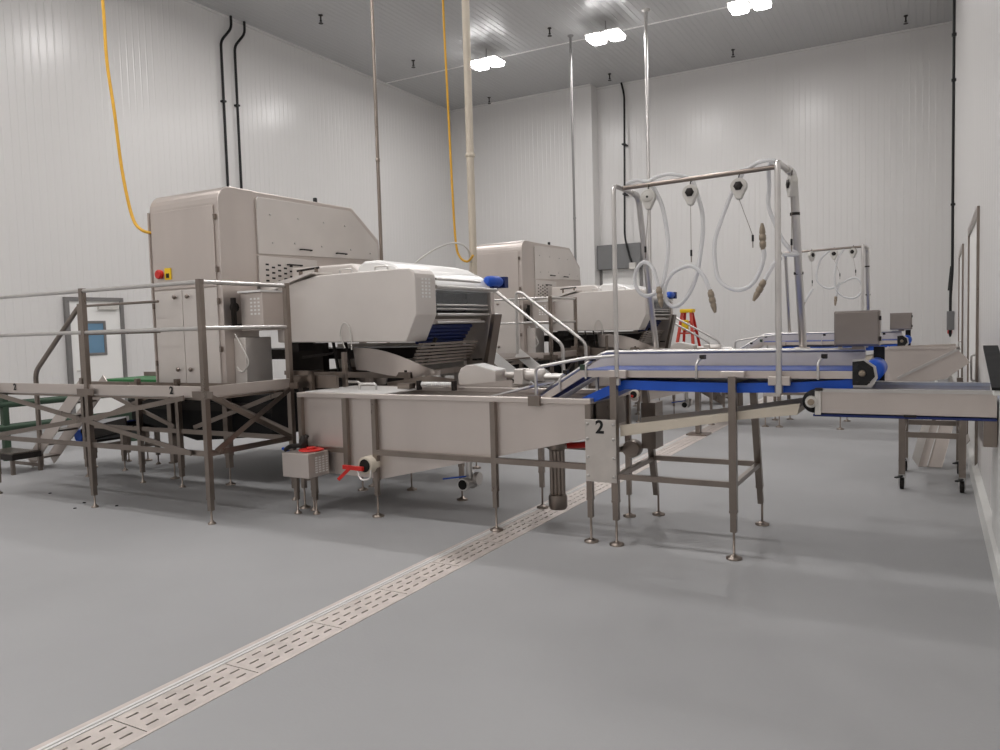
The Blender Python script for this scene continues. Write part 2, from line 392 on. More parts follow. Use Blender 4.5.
for zz in (3.9, 6.4, 7.3): MB().box(XR-.085, XR, 18.55, 18.65, zz-.02, zz+.02).build('clip', 'black', t)
t = thing('hanging_lance', (XR-.052, 20.6, 1.2), 'slim black lance with red base hanging by the black conduit', 'tool')
MB().tube([(XR-.052, 20.6, 1.45), (XR-.052, 20.6, 2.45)], .018, 8).build('rod', 'black', t)
MB().tube([(XR-.052, 20.6, 2.2), (XR-.045, 20.6, 2.75)], .05, 8, .01).build('sheath', 'black', t)
MB().lathe([(.02, 0), (.05, .02), (.05, .22), (.02, .27)], (XR-.052, 20.6, 1.2), 'z', 10).build('base', 'red', t)

# ------------------------------------------------------------------ processing machine (cabinet, upper body, curved hood)
CX0, CX1, CY0 = -7.80, -6.68, 5.86
def build_machine():
    t = thing('processing_machine', (-6.2, 7.0, 0), '', 'machine')
    # cabinet column with rounded top front edge
    prof = [(CY0, 1.0)] + [(CY0, 3.08)] + [(CY0+.18-.18*math.cos(a*PI/12), 3.08+.18*math.sin(a*PI/12)) for a in range(1, 7)] + [(6.36, 3.26), (6.36, 1.0)]
    cab = MB().prism(prof, 'x', CX0, CX1).build('cabinet', 'steel', t, .008)
    MB().box(CX0-.02, CX0, CY0-.02, CY0+.05, 1.0, 3.06).build('flange', 'steel', cab)
    # doors
    MB().box(CX0+.03, CX1-.07, CY0-.018, CY0, 2.18, 3.05).build('door', 'steel', t, .006)
    for a, b in ((CX0+.03, -7.31), (-7.30, CX1-.07)):
        d = MB().box(a, b, CY0-.018, CY0, 1.12, 2.165).build('door', 'cover', t, .006)
        kx = -7.41 if a < -7.5 else -7.2
        for kz in (2.09, 1.28): inst('knob', KNOB, d, (kx, CY0-.018, kz), (PI/2, 0, 0))
    MB().box(CX0+.03, CX1-.07, CY0-.014, CY0, 1.01, 1.105).build('kick_panel', 'steel', t, .005)
    for hz in (2.92, 2.36, 2.02, 1.5): MB().box(CX1-.06, CX1-.035, CY0-.028, CY0, hz-.03, hz+.03).build('hinge', 'frame', t)
    for hz in (2.0, 1.35): MB().box(CX0+.0, CX0+.025, CY0-.03, CY0, hz-.03, hz+.03).build('hinge', 'frame', t)
    # isolator switch
    sw = MB().box(-7.56, -7.46, CY0-.03, CY0-.018, 2.29, 2.42).build('isolator_plate', 'ypaint', t)
    MB().box(-7.535, -7.485, CY0-.034, CY0-.029, 2.31, 2.36).build('isolator_label', 'black', sw)
    MB().lathe([(.05, -.018), (.055, -.05), (.045, -.065)], (-7.64, CY0, 2.355), 'y', 14).build('isolator_knob', 'red', t)
    # upper body
    up = [(6.36, 2.17), (6.36, 3.26), (8.08, 3.275), (8.62, 2.90), (8.66, 2.45), (8.66, 2.17)]
    MB().prism(up, 'x', CX0+.05, CX1-.02).build('upper_body', 'steel', t, .01)
    sp = [(6.40, 2.56), (6.40, 3.17), (6.43, 3.20), (8.00, 3.225), (8.04, 3.215), (8.56, 2.84), (8.58, 2.62)]
    pn = MB().prism(sp, 'x', CX1-.02, CX1+.004).build('side_panel', 'cover', t, .004)
    for (yy, zz) in ((6.6, 3.02), (7.05, 3.02), (7.5, 3.02), (7.9, 3.02), (6.62, 2.70), (6.98, 2.72), (7.45, 2.72), (8.0, 2.72), (8.4, 2.7)):
        inst('bolt', BOLT, pn, (CX1+.004, yy, zz), (0, PI/2, 0))
    for yy in (7.15, 7.80):
        MB().tube(bend([(CX1+.004, yy-.09, 2.655), (CX1+.04, yy-.09, 2.655), (CX1+.04, yy+.09, 2.655), (CX1+.004, yy+.09, 2.655)], .02), .009).build('handle', 'dark', pn)
    # vent panel with its slots
    MB().box(CX1-.02, CX1+.004, 6.40, 7.35, 2.19, 2.54).build('vent_panel', 'cover', t, .004)
    sl = MB()
    for i in range(5):
        for j in range(4):
            yy = 6.52+i*.095; zz = 2.26+j*.062 - (.03 if i % 2 else 0)
            sl.box(CX1+.003, CX1+.0065, yy-.024, yy+.024, zz-.010, zz+.010)
    sl.build('vent_slots', 'hole', t)
    MB().tube(bend([(CX1+.004, 6.84, 2.46), (CX1+.04, 6.84, 2.46), (CX1+.04, 7.06, 2.46), (CX1+.004, 7.06, 2.46)], .02), .009).build('handle', 'dark', t)
    # beacon
    b = MB().lathe([(.03, 0), (.03, .04)], (-7.0, 7.72, 3.27), 'z', 12).build('beacon_base', 'pilot', t)
    MB().lathe([(.028, .04), (.028, .11), (.02, .12)], (-7.0, 7.72, 3.27), 'z', 12).build('beacon_lens', 'black', b)
    # lower column: drive box, gear housing and cable tray on the cabinet's right side
    mb = MB().box(-6.57, -6.24, 6.0, 6.34, 1.69, 2.10).build('drive_box', 'steel', t, .01)
    g = MB()
    for i in range(3):
        for j in range(5): g.box(-6.42+i*.055, -6.39+i*.055, 5.998, 6.0, 1.86+j*.04, 1.88+j*.04)
    g.build('vent_slots', 'bright', mb)
    MB().box(-6.58, -6.23, 5.97, 6.38, 2.10, 2.12).build('drive_box_lid', 'bright', mb)
    MB().tube([(-6.62, 6.15, 1.75), (-6.62, 5.95, 1.75), (-6.60, 5.93, 2.05)], .03, 8).tube([(-6.66, 5.98, 1.95), (-6.62, 5.98, 1.95)], .05, 10).build('valve_block', 'dark', t)
    MB().box(-6.68, -6.50, 5.98, 6.36, 1.0, 1.62).build('junction_cabinet', 'cover', t, .01)
    MB().tube(smooth([(-6.62, 5.95, 1.66), (-6.5, 5.94, 1.5), (-6.42, 5.94, 1.35), (-6.52, 5.94, 1.25), (-6.6, 5.94, 1.3)]), .008, 6).build('cable', 'pvc', t)
    MB().tube([(-6.66, 5.95, 1.10), (-6.2, 6.3, 1.12)], .02, 8).build('pipe', 'dark', t)
    MB().box(-6.22, -6.10, 6.36, 6.6, 1.45, 2.08).build('bearing_column', 'dark', t)
    # hood: flat front shell with cut corners
    hp = [(-6.34, 1.55), (-6.36, 2.06), (-6.31, 2.15), (-5.95, 2.22), (-5.74, 2.255), (-4.64, 2.265)] + [(-4.56+.10*math.cos(a), 2.165+.10*math.sin(a)) for a in (PI*.4, PI*.28, PI*.14, 0)] + [(-4.46, 1.80), (-4.60, 1.53)]
    hood = MB().prism(hp, 'y', 6.30, 6.66).build('hood_shell', 'cover', t, .012)
    vg = MB()
    for i in range(3):
        for j in range(6): vg.box(-4.461, -4.457, 6.40+i*.06, 6.435+i*.06, 1.97+j*.035, 1.99+j*.035)
    vg.build('vent_slots', 'bright', hood)
    for xx in (-5.42, -4.95):
        MB().tube(bend([(xx-.08, 6.4, 2.25), (xx-.08, 6.4, 2.31), (xx+.08, 6.4, 2.31), (xx+.08, 6.4, 2.25)], .02), .009).build('handle', 'tube', hood)
    MB().prism([(-6.44, 2.14), (-6.38, 2.12), (-5.95, 2.235), (-5.78, 2.275), (-5.78, 2.295), (-6.38, 2.20)], 'y', 6.26, 6.6).build('hood_flap', 'cover', hood, .004)
    MB().tube([(-6.2, 6.5, 2.34), (-5.88, 6.5, 2.36)], .012, 8).build('lift_bar', 'dark', hood)
    MB().box(-6.16, -6.14, 6.48, 6.52, 2.15, 2.34).box(-5.93, -5.91, 6.48, 6.52, 2.2, 2.36).build('lift_bracket', 'frame', hood)
    # curved white top roll behind the shell
    pr = [(-6.3, 2.2)] + arc((-4.77, 1.99), .29, 100, 20, 10) + [(-4.47, 2.08), (-4.47, 2.05), (-4.55, 2.05), (-6.3, 2.05)]
    MB().prism(pr, 'y', 6.66, 7.86).build('top_cover', 'bright', t, .006)
    MB().prism([(-5.55, 2.2), (-5.5, 2.36), (-5.42, 2.41), (-5.22, 2.41), (-5.02, 2.36), (-4.86, 2.27), (-4.8, 2.15)], 'y', 6.70, 8.25).build('roll_cover', 'bright', t, .03)
    MB().prism([(-6.5, 2.15), (-6.5, 2.40), (-5.6, 2.40), (-5.52, 2.34), (-5.48, 2.15)], 'y', 6.72, 7.7).build('roll_housing', 'cover', t, .02)
    # sheet from hood to body
    MB().box(-6.68, -6.15, 6.40, 8.0, 2.05, 2.2).build('bridge_plate', 'cover', t, .006)
    # discharge end: rails, clear guard, rollers, slatted bed, end plate
    for zz, rr, y1 in ((2.165, .014, 7.55), (2.085, .022, 7.92), (1.80, .016, 7.95), (1.90, .012, 7.7), (1.72, .014, 7.62), (1.86, .01, 7.7)):
        MB().tube([(-4.46, 6.66, zz), (-4.46, y1, zz)], rr, 8).build('cross_rail', 'tube', t)
    MB().box(-4.475, -4.469, 6.67, 7.75, 1.84, 2.07).build('guard_window', 'glass', t)
    MB().box(-4.78, -4.74, 6.68, 7.8, 1.80, 2.05).build('inner_baffle', 'dark', t)
    MB().box(-4.70, -4.52, 6.68, 7.65, 1.71, 1.755).build('ledge', 'steel', t)
    for i in range(5):
        MB().tube([(-4.60-.03*i, 6.66, 1.68-.04*i), (-4.60-.03*i, 7.55, 1.68-.04*i)], .024, 10).build('roller', 'navy', t)
    for i in range(7):
        MB().bar((-4.56-.02*i, 6.5, 1.50-.035*i), (-4.56-.02*i, 7.6, 1.50-.035*i), .05, .022).build('slat', 'frame', t)
    MB().bar((-4.54, 6.75, 1.56), (-4.70, 6.75, 1.28), .03, .03).build('strut', 'dark', t)
    ep = MB().prism([(-4.42, 2.05), (-4.42, 1.82), (-4.56, 1.15), (-5.2, 1.15), (-5.2, 2.05)], 'y', 7.72, 7.80).build('end_plate', 'steel', t, .005)
    MB().box(-4.62, -4.56, 7.6, 7.74, 1.28, 1.30).build('bracket', 'dark', ep)
    MB().prism([(-4.40, 1.80), (-4.36, 1.80), (-4.50, 1.15), (-4.56, 1.15)], 'y', 7.70, 7.86).build('end_flange', 'frame', ep)
    mo = MB().lathe([(.03, 7.80), (.055, 7.82), (.066, 7.92), (.066, 8.06), (.05, 8.12), (.03, 8.13)], (-4.52, 0, 2.19), 'y', 16).build('motor', 'blue', t)
    MB().box(-4.58, -4.46, 8.13, 8.22, 2.12, 2.25).build('fan_cowl', 'navy', mo)
    MB().box(-4.56, -4.48, 7.9, 8.0, 2.09, 2.13).build('terminal_box', 'navy', mo)
    # underframe
    for xx in (-6.15, -5.2, -4.7):
        for yy in (6.45, 7.75): leg(t, xx, yy, 1.2, .06, FOOT)
    for xx in (CX0+.1, CX1-.1):
        for yy in (5.93, 8.3): leg(t, xx, yy, 1.0 if yy < 6 else 2.2, .07, FOOT)
    for yy in (6.45, 7.75): MB().box(-6.2, -4.65, yy-.03, yy+.03, 1.16, 1.22).build('beam', 'frame', t)
    MB().box(-6.2, -6.1, 6.48, 7.72, 1.16, 1.22).build('beam', 'frame', t)
    MB().box(-4.73, -4.67, 6.48, 7.72, 1.16, 1.22).build('beam', 'frame', t)
    MB().prism([(-8.55, .66), (-8.55, .93), (-7.9, .99), (-6.2, .99), (-6.2, .55), (-7.4, .45)], 'y', 6.02, 8.2).build('underside_shade_block', 'rubber', t)  # black block added for the shade and clutter under the cabinet
    MB().box(-8.58, -6.18, 6.0, 6.018, .80, .90).build('shade_block_band', 'dark', t)  # dark strip across the front of the added shade block
    MB().box(-6.15, -5.3, 6.6, 7.6, .62, 1.12).build('motor_bay', 'dark', t)
    MB().box(-6.6, -6.1, 6.75, 6.85, 1.0, 1.53).build('dark_gap_panel', 'dark', t)  # dark panel added to close the pale gap below the hood
    MB().box(-7.7, -4.7, 6.9, 7.6, 1.34, 1.46).build('drip_pan', 'dark', t)
    MB().box(-6.64, -4.75, 7.62, 7.68, .9, 1.5).build('rear_splash_sheet', 'cover', t)
    for xx in (-5.72, -5.55): MB().bar((xx, 6.5, 1.54), (xx+.06, 6.5, 1.22), .02, .03).build('strut', 'dark', t)
    MB().tube([(-6.1, 6.42, 1.38), (-5.65, 6.42, 1.42)], .014, 8).build('pipe', 'dark', t)
    # discharge bowl and its funnel
    bw = MB()
    pts = []
    for i in range(15):
        a = math.radians(-165+i*12.5); u = i/14
        pts.append((-5.05+.46*math.cos(a)*(1 if math.cos(a) < 0 else 1.35), 6.62+.24*math.sin(a)))
    top = []; bot = []
    for i, (x, y) in enumerate(pts):
        u = max(0, (x+5.25)/.85)
        top.append((x, y, 1.475-.27*u**2.0)); bot.append((x+.02*(1 if x < -5 else -1), y+.02, 1.235-.11*max(0, u)))
    n = len(pts)
    bw.add(top+bot, [(i, i+1, i+1+n, i+n) for i in range(n-1)], True)
    inn = [(x*.985-.075, y+.012, z) for x, y, z in top]+[(x*.985-.075, y+.012, z+.005) for x, y, z in bot]
    bw.add(inn, [(i, i+n, i+1+n, i+1) for i in range(n-1)], True)
    bw.add(bot+[(-5.05, 6.66, 1.19)], [(i, i+1, n) for i in range(n-1)])
    bo = bw.build('discharge_bowl', 'steel', t)
    MB().lathe([(.20, 1.21), (.15, 1.075)], (-5.3, 6.62, 0), 'z', 18).build('funnel', 'frame', bo)
    for i in range(4): MB().box(-4.83+.05*i, -4.80+.05*i, 6.43, 6.47, 1.24-.03*i, 1.30-.03*i).build('clamp', 'dark', bo)
    # stand rail in front of bowl
    MB().tube(smooth([(-5.37, 6.28, 1.48), (-5.43, 6.28, 1.62), (-5.37, 6.27, 1.74), (-5.30, 6.28, 1.68), (-5.28, 6.28, 1.46)]), .007, 6).build('cable', 'pvc', t)
    # green infeed trough on the cabinet's left
    tr = MB().box(-9.3, CX0-.03, 6.15, 6.75, 1.0, 1.135).build('infeed_trough', 'green', t, .005)
    MB().box(-9.3, CX0-.03, 6.76, 6.79, 1.0, 1.19).build('trough_guard', 'frame', tr)
    MB().box(-9.3, CX0-.03, 6.11, 6.14, .98, 1.04).build('trough_rail', 'frame', tr)
    for xx in (-9.2, -8.7): leg(t, xx, 6.68, 1.0, .05, FOOT)
    return t
mach = build_machine()
mach['label'] = 'large stainless processing machine with tall cabinet in the nearer line'

# ------------------------------------------------------------------ infeed conveyor under the platform
def build_infeed():
    t = thing('infeed_conveyor', (-9.3, 6.4, 0), '', 'conveyor')
    a, b = (-9.58, .42), (-8.66, .60)
    for yy in (6.02, 6.58):
        MB().bar((a[0], yy, a[1]), (b[0], yy, b[1]), .02, .15).build('side_plate', 'dark', t)
    MB().bar((a[0]-.05, 6.30, a[1]+.03), (b[0], 6.30, b[1]+.03), .52, .02).build('belt', 'navy', t)
    MB().bar((a[0]-.05, 6.30, a[1]-.09), (b[0], 6.30, b[1]-.09), .5, .03).build('return_belt', 'rubber', t)
    MB().lathe([(.075, 6.0), (.085, 6.02), (.085, 6.58), (.075, 6.6)], (a[0]-.06, 0, a[1]-.02), 'y', 14).build('tail_roller', 'blue', t)
    MB().box(a[0]-.22, a[0]-.02, 6.02, 6.58, a[1]-.13, a[1]-.10).build('tail_tray', 'dark', t)
    for xx, z in ((-9.4, .44), (-8.8, .55)):
        for yy in (6.06, 6.54): leg(t, xx, yy, z, .05, FOOT_S, sleeve=.2, end=.12)
        MB().box(xx-.02, xx+.02, 6.1, 6.5, .25, .29).build('stretcher', 'frame', t)
    return t
inf = build_infeed(); inf['label'] = 'low inclined blue belt conveyor under the nearer access platform'

# ------------------------------------------------------------------ access platform
PY0, PY1, PXR, PXL, PZ = 4.6, 5.62, -5.52, -8.89, 1.21
def build_platform():
    t = thing('access_platform', (-7.2, 5.1, 0), '', 'platform')
    MB().box(PXL, PXR, PY0+.02, PY1, PZ-.125, PZ-.105).build('deck', 'frame', t)
    MB().box(PXL, PXR+.02, PY0-.004, PY0+.016, PZ-.095, PZ).build('fascia', 'steel', t, .003)
    MB().box(PXR, PXR+.02, PY0+.02, PY1+.02, PZ-.095, PZ).build('fascia', 'steel', t, .003)
    MB().box(PXL, PXR, PY1, PY1+.02, PZ-.13, PZ-.06).build('fascia', 'frame', t)
    for x in (-8.42, -5.95): number('2', .095, (x, PY0-.009, PZ-.042), (PI/2, 0, 0), t)
    posts = [(PXR, PY0), (-7.18, PY0), (PXL+.02, PY0), (PXR, PY1), (-7.18, PY1), (-7.85, PY1), (PXL+.02, PY1)]
    for x, y in posts:
        leg(t, x, y, PZ-.02, .05, FOOT_S, sleeve=.22, end=.12, mt='frame')
    for x, y in ((PXR, PY0), (-7.18, PY0), (PXL+.02, PY0), (PXR, PY1)):
        MB().box(x-.025, x+.025, y-.025, y+.025, PZ-.02, 2.14).build('guard_post', 'frame', t, .003)
        MB().box(x-.13, x+.13, y-.033, y-.025, PZ-.10, PZ-.04).build('fish_plate', 'frame', t)
    MB().box(-8.86, -8.79, PY1-.02, PY1+.03, PZ-.02, 2.07).build('guard_post', 'frame', t)
    for z in (2.115, 1.715):
        MB().tube([(PXL+.02, PY0, z), (-7.18, PY0, z)], .019, 10).build('guard_rail', 'tube', t)
        MB().tube([(-7.18, PY0, z), (PXR, PY0, z)], .019, 10).build('guard_rail', 'tube', t)
        MB().tube([(PXR, PY0, z), (PXR, PY1, z)], .019, 10).build('guard_rail', 'tube', t)
    for z in (2.04, 1.71): MB().tube([(-8.82, PY1, z), (-7.42, PY1, z)], .015, 8).build('guard_rail', 'frame', t)
    # lower stretchers and cross braces
    zl = .62
    for a, b in (((PXL, PY0), (-7.18, PY0)), ((-7.18, PY0), (PXR, PY0)), ((PXR, PY0), (PXR, PY1)), ((PXL, PY1), (-7.18, PY1)), ((-7.18, PY1), (PXR, PY1))):
        MB().bar((a[0], a[1]-.002, zl), (b[0], b[1]-.002, zl), .01, .05).build('stretcher', 'frame', t)
    zt = PZ-.10
    def br(a, b): MB().bar(a, b, .012, .045).build('brace', 'frame', t)
    o = PY0-.03
    br((PXL, o, zt-.0), (-7.2, o, .86)); br((-7.2, o, .86), (-5.7, o, .62)); br((PXL+.05, o-.01, .64), (-7.2, o-.01, .87)); br((-7.2, o-.01, .87), (-5.75, o-.01, zt))
    br((PXR+.03, PY0+.05, zt), (PXR+.03, PY1-.05, .64)); br((PXR+.045, PY0+.05, .64), (PXR+.045, PY1-.05, zt))
    br((PXL+.1, PY1+.03, zt), (-7.3, PY1+.03, .66)); br((PXL+.1, PY1+.04, .66), (-7.3, PY1+.04, zt))
    br((-7.0, PY1+.03, zt), (PXR, PY1+.03, .66)); br((-7.0, PY1+.04, .66), (PXR, PY1+.04, zt))
    # end bracket stepping over to the tank
    MB().box(PXR-.12, PXR+.24, PY1+.05, PY1+.09, PZ+.03, PZ+.07).box(PXR+.20, PXR+.24, PY1+.05, PY1+.09, PZ-.12, PZ+.07).build('step_bracket', 'frame', t)
    MB().box(PXR+.45, PXR+.49, PY1+.25, PY1+.29, PZ-.1, PZ+.24).build('stub_post', 'frame', t)
    MB().box(PXR-.1, PXR+.5, PY1+.10, PY1+.14, PZ-.10, PZ+.02).build('link_beam', 'frame', t)
    return t
plat = build_platform(); plat['label'] = 'stainless access platform with guard rails and number 2 at left front'

def build_stair(x_top, x_bot, y0, y1, ztop, rail, label, m='frame', h=.16, r=.026, both=True):
    """rail: handrail as (x, z) corner points from the top down to the floor"""
    t = thing('access_stair', (x_bot, (y0+y1)/2, 0), label, 'stairs')
    n = 6
    for yy in (y0, y1):
        MB().bar((x_top, yy, ztop-h/2), (x_bot, yy, h*.45), .012, h).build('stringer', m, t)
        if both or yy == y0: MB().tube(bend([(x, yy, z) for x, z in rail], .10), r, 12).build('handrail', 'tube' if both else 'frame', t)
    for i in range(n):
        f = (i+.5)/n; x = x_top+(x_bot-x_top)*f; z = ztop-h*.3-(ztop-h*.7)*f
        MB().box(x-.11, x+.11, y0+.008, y1-.008, z-.03, z-.008).build('tread', 'frame', t)
    return t

# ------------------------------------------------------------------ tank
TX0, TX1, TY0, TY1, TZ = -5.2, -2.27, 5.42, 6.22, 1.07
def build_tank():
    t = thing('wash_tank', (-3.8, 5.8, 0), '', 'tank')
    side = [(TX0, TZ), (TX1, TZ), (TX1, .79), (-4.28, .335), (TX0, .355)]
    tub = MB().prism(side, 'y', TY0, TY0+.008).prism(side, 'y', TY1-.008, TY1)
    tub.strip([(TX0+.001, TZ), (TX0+.001, .357), (-4.28, .337), (TX1-.001, .792), (TX1-.001, TZ-.02)], 'y', TY0+.008, TY1-.008, .008)
    tub.build('tub', 'steel', t)
    MB().box(TX0-.02, TX1+.02, TY0-.03, TY0+.02, TZ-.02, TZ+.025).build('rim', 'steel', t, .006)
    MB().box(TX0-.02, TX1+.02, TY1-.02, TY1+.03, TZ-.02, TZ+.025).build('rim', 'steel', t, .006)
    MB().box(TX0-.02, TX0+.03, TY0+.02, TY1-.02, TZ-.02, TZ+.025).build('rim', 'steel', t, .006)
    MB().box(TX1-.03, TX1+.02, TY0+.02, TY1-.02, TZ-.02, TZ+.025).build('rim', 'steel', t, .006)
    for x in (TX0+.02, -4.31, -3.10, TX1-.0): leg(t, x, TY0-.022, TZ-.02, .045)
    for x in (TX0+.02, -3.96, -3.10, TX1-.0): leg(t, x, TY1+.03, TZ-.02, .045)
    MB().box(-4.665, -4.615, TY0-.045, TY0, .44, TZ-.02).build('rib', 'frame', t)
    for a, b in ((-5.18, -4.66), (-4.29, -3.12), (-3.08, -2.29)):
        MB().box(a, b, TY0-.045, TY0-.002, .555, .60).build('stretcher', 'frame', t)
    MB().box(-3.08, -2.29, TY1+.01, TY1+.05, .555, .60).build('stretcher', 'frame', t)
    MB().box(TX1-.02, TX1+.02, TY0+.02, TY1-.0, .60, .64).build('stretcher', 'frame', t)
    # lid with handles over the deep end, brush roller, ramps
    lid = MB().prism([(TX0+.03, TZ+.03), (-4.65, TZ+.03), (-4.35, TZ+.01), (-4.35, TZ), (TX0+.03, TZ)], 'y', TY0+.03, TY1-.1).build('lid', 'bright', t)
    for x, y in ((-5.02, 5.95), (-4.66, 5.75)):
        MB().tube(bend([(x-.10, y, TZ+.03), (x-.10, y, TZ+.085), (x+.10, y, TZ+.085), (x+.10, y, TZ+.03)], .025), .012).build('handle', 'tube', lid)
    MB().box(-4.50, -4.36, 6.0, 6.1, TZ+.02, TZ+.07).build('bearing_block', 'frame', t)
    bru = MB()
    for i in range(16): bru.lathe([(.012, 0), (.026, .006), (.026, .014), (.012, .02)], (-4.30+i*.022, 6.12, TZ+.055), 'x', 10)
    bru.build('brush_roller', 'bright', t)
    for x in (-4.33, -3.93): MB().box(x-.012, x+.012, 6.09, 6.15, TZ, TZ+.09).build('roller_bracket', 'dark', t)
    MB().prism([(-4.1, TZ+.03), (-3.35, TZ+.10), (-3.35, TZ+.03)], 'y', 6.19, 6.2).build('splash_plate', 'steel', t)
    MB().prism([(-3.25, TZ+.01), (-2.88, TZ+.10), (-2.88, TZ+.085), (-3.25, TZ)], 'y', 5.62, 6.1).build('ramp', 'bright', t)
    # drive cover on the far rim with its gear motor
    dc = MB().prism([(-4.06, 1.10), (-4.06, 1.20), (-4.03, 1.26), (-3.96, 1.295), (-3.88, 1.295), (-3.64, 1.235), (-3.64, 1.10)], 'y', 6.40, 6.62).build('drive_cover', 'cover', t, .006)
    MB().prism([(-3.885, 1.297), (-3.645, 1.237), (-3.645, 1.243), (-3.885, 1.303)], 'y', 6.40, 6.62).build('cover_glint', 'bright', dc)  # paler sheet: light caught by the sloping top, put into colour
    MB().box(-4.63, -3.4, 6.26, 6.7, 1.06, 1.10).build('shelf', 'frame', t)
    gm = MB().box(-3.50, -3.40, 6.5, 6.66, 1.10, 1.25).build('gearbox', 'cover', t, .01)
    MB().lathe([(.03, -3.62), (.03, -3.5)], (0, 6.58, 1.19), 'x', 10).lathe([(.055, -3.40), (.06, -3.38), (.06, -3.22), (.03, -3.2)], (0, 6.58, 1.19), 'x', 14).build('motor', 'cover', gm)
    MB().lathe([(.035, -3.2), (.035, -3.02)], (0, 6.58, 1.17), 'x', 10).build('shaft', 'tube', gm)
    for i in range(3): MB().box(-4.60+.16*i, -4.53+.16*i, 6.5, 6.56, 1.10, 1.18).build('clip_block', 'bright', t)
    MB().prism([(-4.9, 1.06), (-4.1, 1.06), (-4.1, 1.16), (-4.4, 1.19), (-4.9, 1.12)], 'y', 6.36, 6.40).build('catch_plate', 'frame', t)
    # drain valve with red handle
    v = MB().lathe([(.062, -.06), (.078, -.06), (.078, .10)], (-4.36, 5.36, .47), 'y', 18).lathe([(.06, -.058), (.02, -.055)], (-4.36, 5.36, .47), 'y', 16).build('outlet_pipe', 'beige', t)
    MB().lathe([(.058, -.066), (.002, -.064)], (-4.36, 5.36, .47), 'y', 16).build('outlet_mouth', 'hole', v)
    MB().bar((-4.58, 5.27, .452), (-4.36, 5.27, .445), .03, .035).bar((-4.50, 5.27, .45), (-4.60, 5.22, .345), .028, .03).build('valve_lever', 'red', v)
    MB().tube(smooth([(-4.42, 5.27, .43), (-4.36, 5.24, .36), (-4.28, 5.26, .37), (-4.28, 5.28, .44)]), .01, 6).build('clamp_ring', 'tube', v)
    v2 = MB().lathe([(.055, -.12), (.06, -.10), (.045, -.08), (.045, .02), (.062, .03), (.062, .06)], (-3.63, 5.86, .27), 'y', 14).build('ball_valve', 'tube', t)
    MB().tube([(-3.63, 5.86, .27), (-3.63, 5.86, .50)], .03, 10).lathe([(.06, -.02), (.06, .02)], (-3.57, 5.9, .30), 'x', 12).build('valve_body', 'tube', v2)
    MB().bar((-3.63, 5.80, .335), (-3.86, 5.78, .30), .025, .012).build('valve_lever', 'blue', v2)
    MB().lathe([(.045, -.125), (.002, -.123)], (-3.63, 5.86, .27), 'y', 12).build('valve_mouth', 'hole', v2)
    # suction filter under the shallow end
    sc = MB()
    for i in range(4): sc.tube([(-2.83+.034*i, 5.9, .74), (-2.83+.034*i, 5.9, .22)], .02, 10)
    sf = sc.build('suction_pipe', 'frame', t)
    MB().lathe([(.075, .22), (.08, .20), (.08, .12), (.07, .10)], (-2.78, 5.9, 0), 'z', 16).build('strainer', 'frame', sf)
    MB().lathe([(.06, .72), (.085, .70), (.085, .62), (.06, .60)], (-2.78, 5.9, 0), 'z', 16).build('manifold', 'frame', sf)
    MB().tube(smooth([(-3.25, 6.1, .60), (-3.0, 6.08, .62), (-2.7, 6.06, .62), (-2.45, 6.05, .66), (-2.3, 6.05, .70)]), .028, 8).build('water_hose', 'red', t)
    # outlet sheet on the end wall
    MB().box(TX1+.02, TX1+.03, TY0+.06, TY1-.1, .84, TZ-.02).build('end_patch', 'frame', t)
    return t
tank = build_tank(); tank['label'] = 'long stainless wash tank with sloping bottom in the nearer line'

def build_pump():
    t = thing('pump_housing', (-5.0, 5.2, 0), '', 'pump')
    MB().box(-5.15, -4.835, 5.10, 5.37, .355, .575).build('case', 'steel', t, .006)
    for i in range(4):
        for j in range(6):
            pass
    g = MB()
    for i in range(4):
        for j in range(7): g.box(-4.8355, -4.832, 5.19+i*.045, 5.215+i*.045, .39+j*.022, .402+j*.022)
    g.build('vent_slots', 'bright', t)
    for x, y in ((-5.08, 5.2), (-4.9, 5.25), (-5.02, 5.35)): leg(t, x, y, .36, .035, FOOT_S, sleeve=.2, end=.13)
    MB().tube(smooth([(-5.3, 5.3, .56), (-5.22, 5.28, .6), (-5.1, 5.3, .62), (-5.08, 5.36, .70)]), .022, 8).lathe([(.03, .575), (.04, .6), (.04, .66), (.02, .7)], (-5.1, 5.33, 0), 'z', 10).build('pipework', 'dark', t)
    MB().bar((-5.34, 5.3, .575), (-5.26, 5.3, .545), .02, .02).build('tap_lever', 'blue', t)
    return t
pump = build_pump(); pump['label'] = 'small perforated pump box at the left end of the nearer tank'
tag(MB().lathe([(.002, .012), (.09, .014), (.115, .008), (.115, 0), (.002, 0)], (-4.96, 5.28, .579), 'z', 20).lathe([(.04, .012), (.045, .03), (.002, .032)], (-4.96, 5.28, .579), 'z', 14).build('red_cap', 'red'), 'flat red round cap lying on the pump box', 'cap')

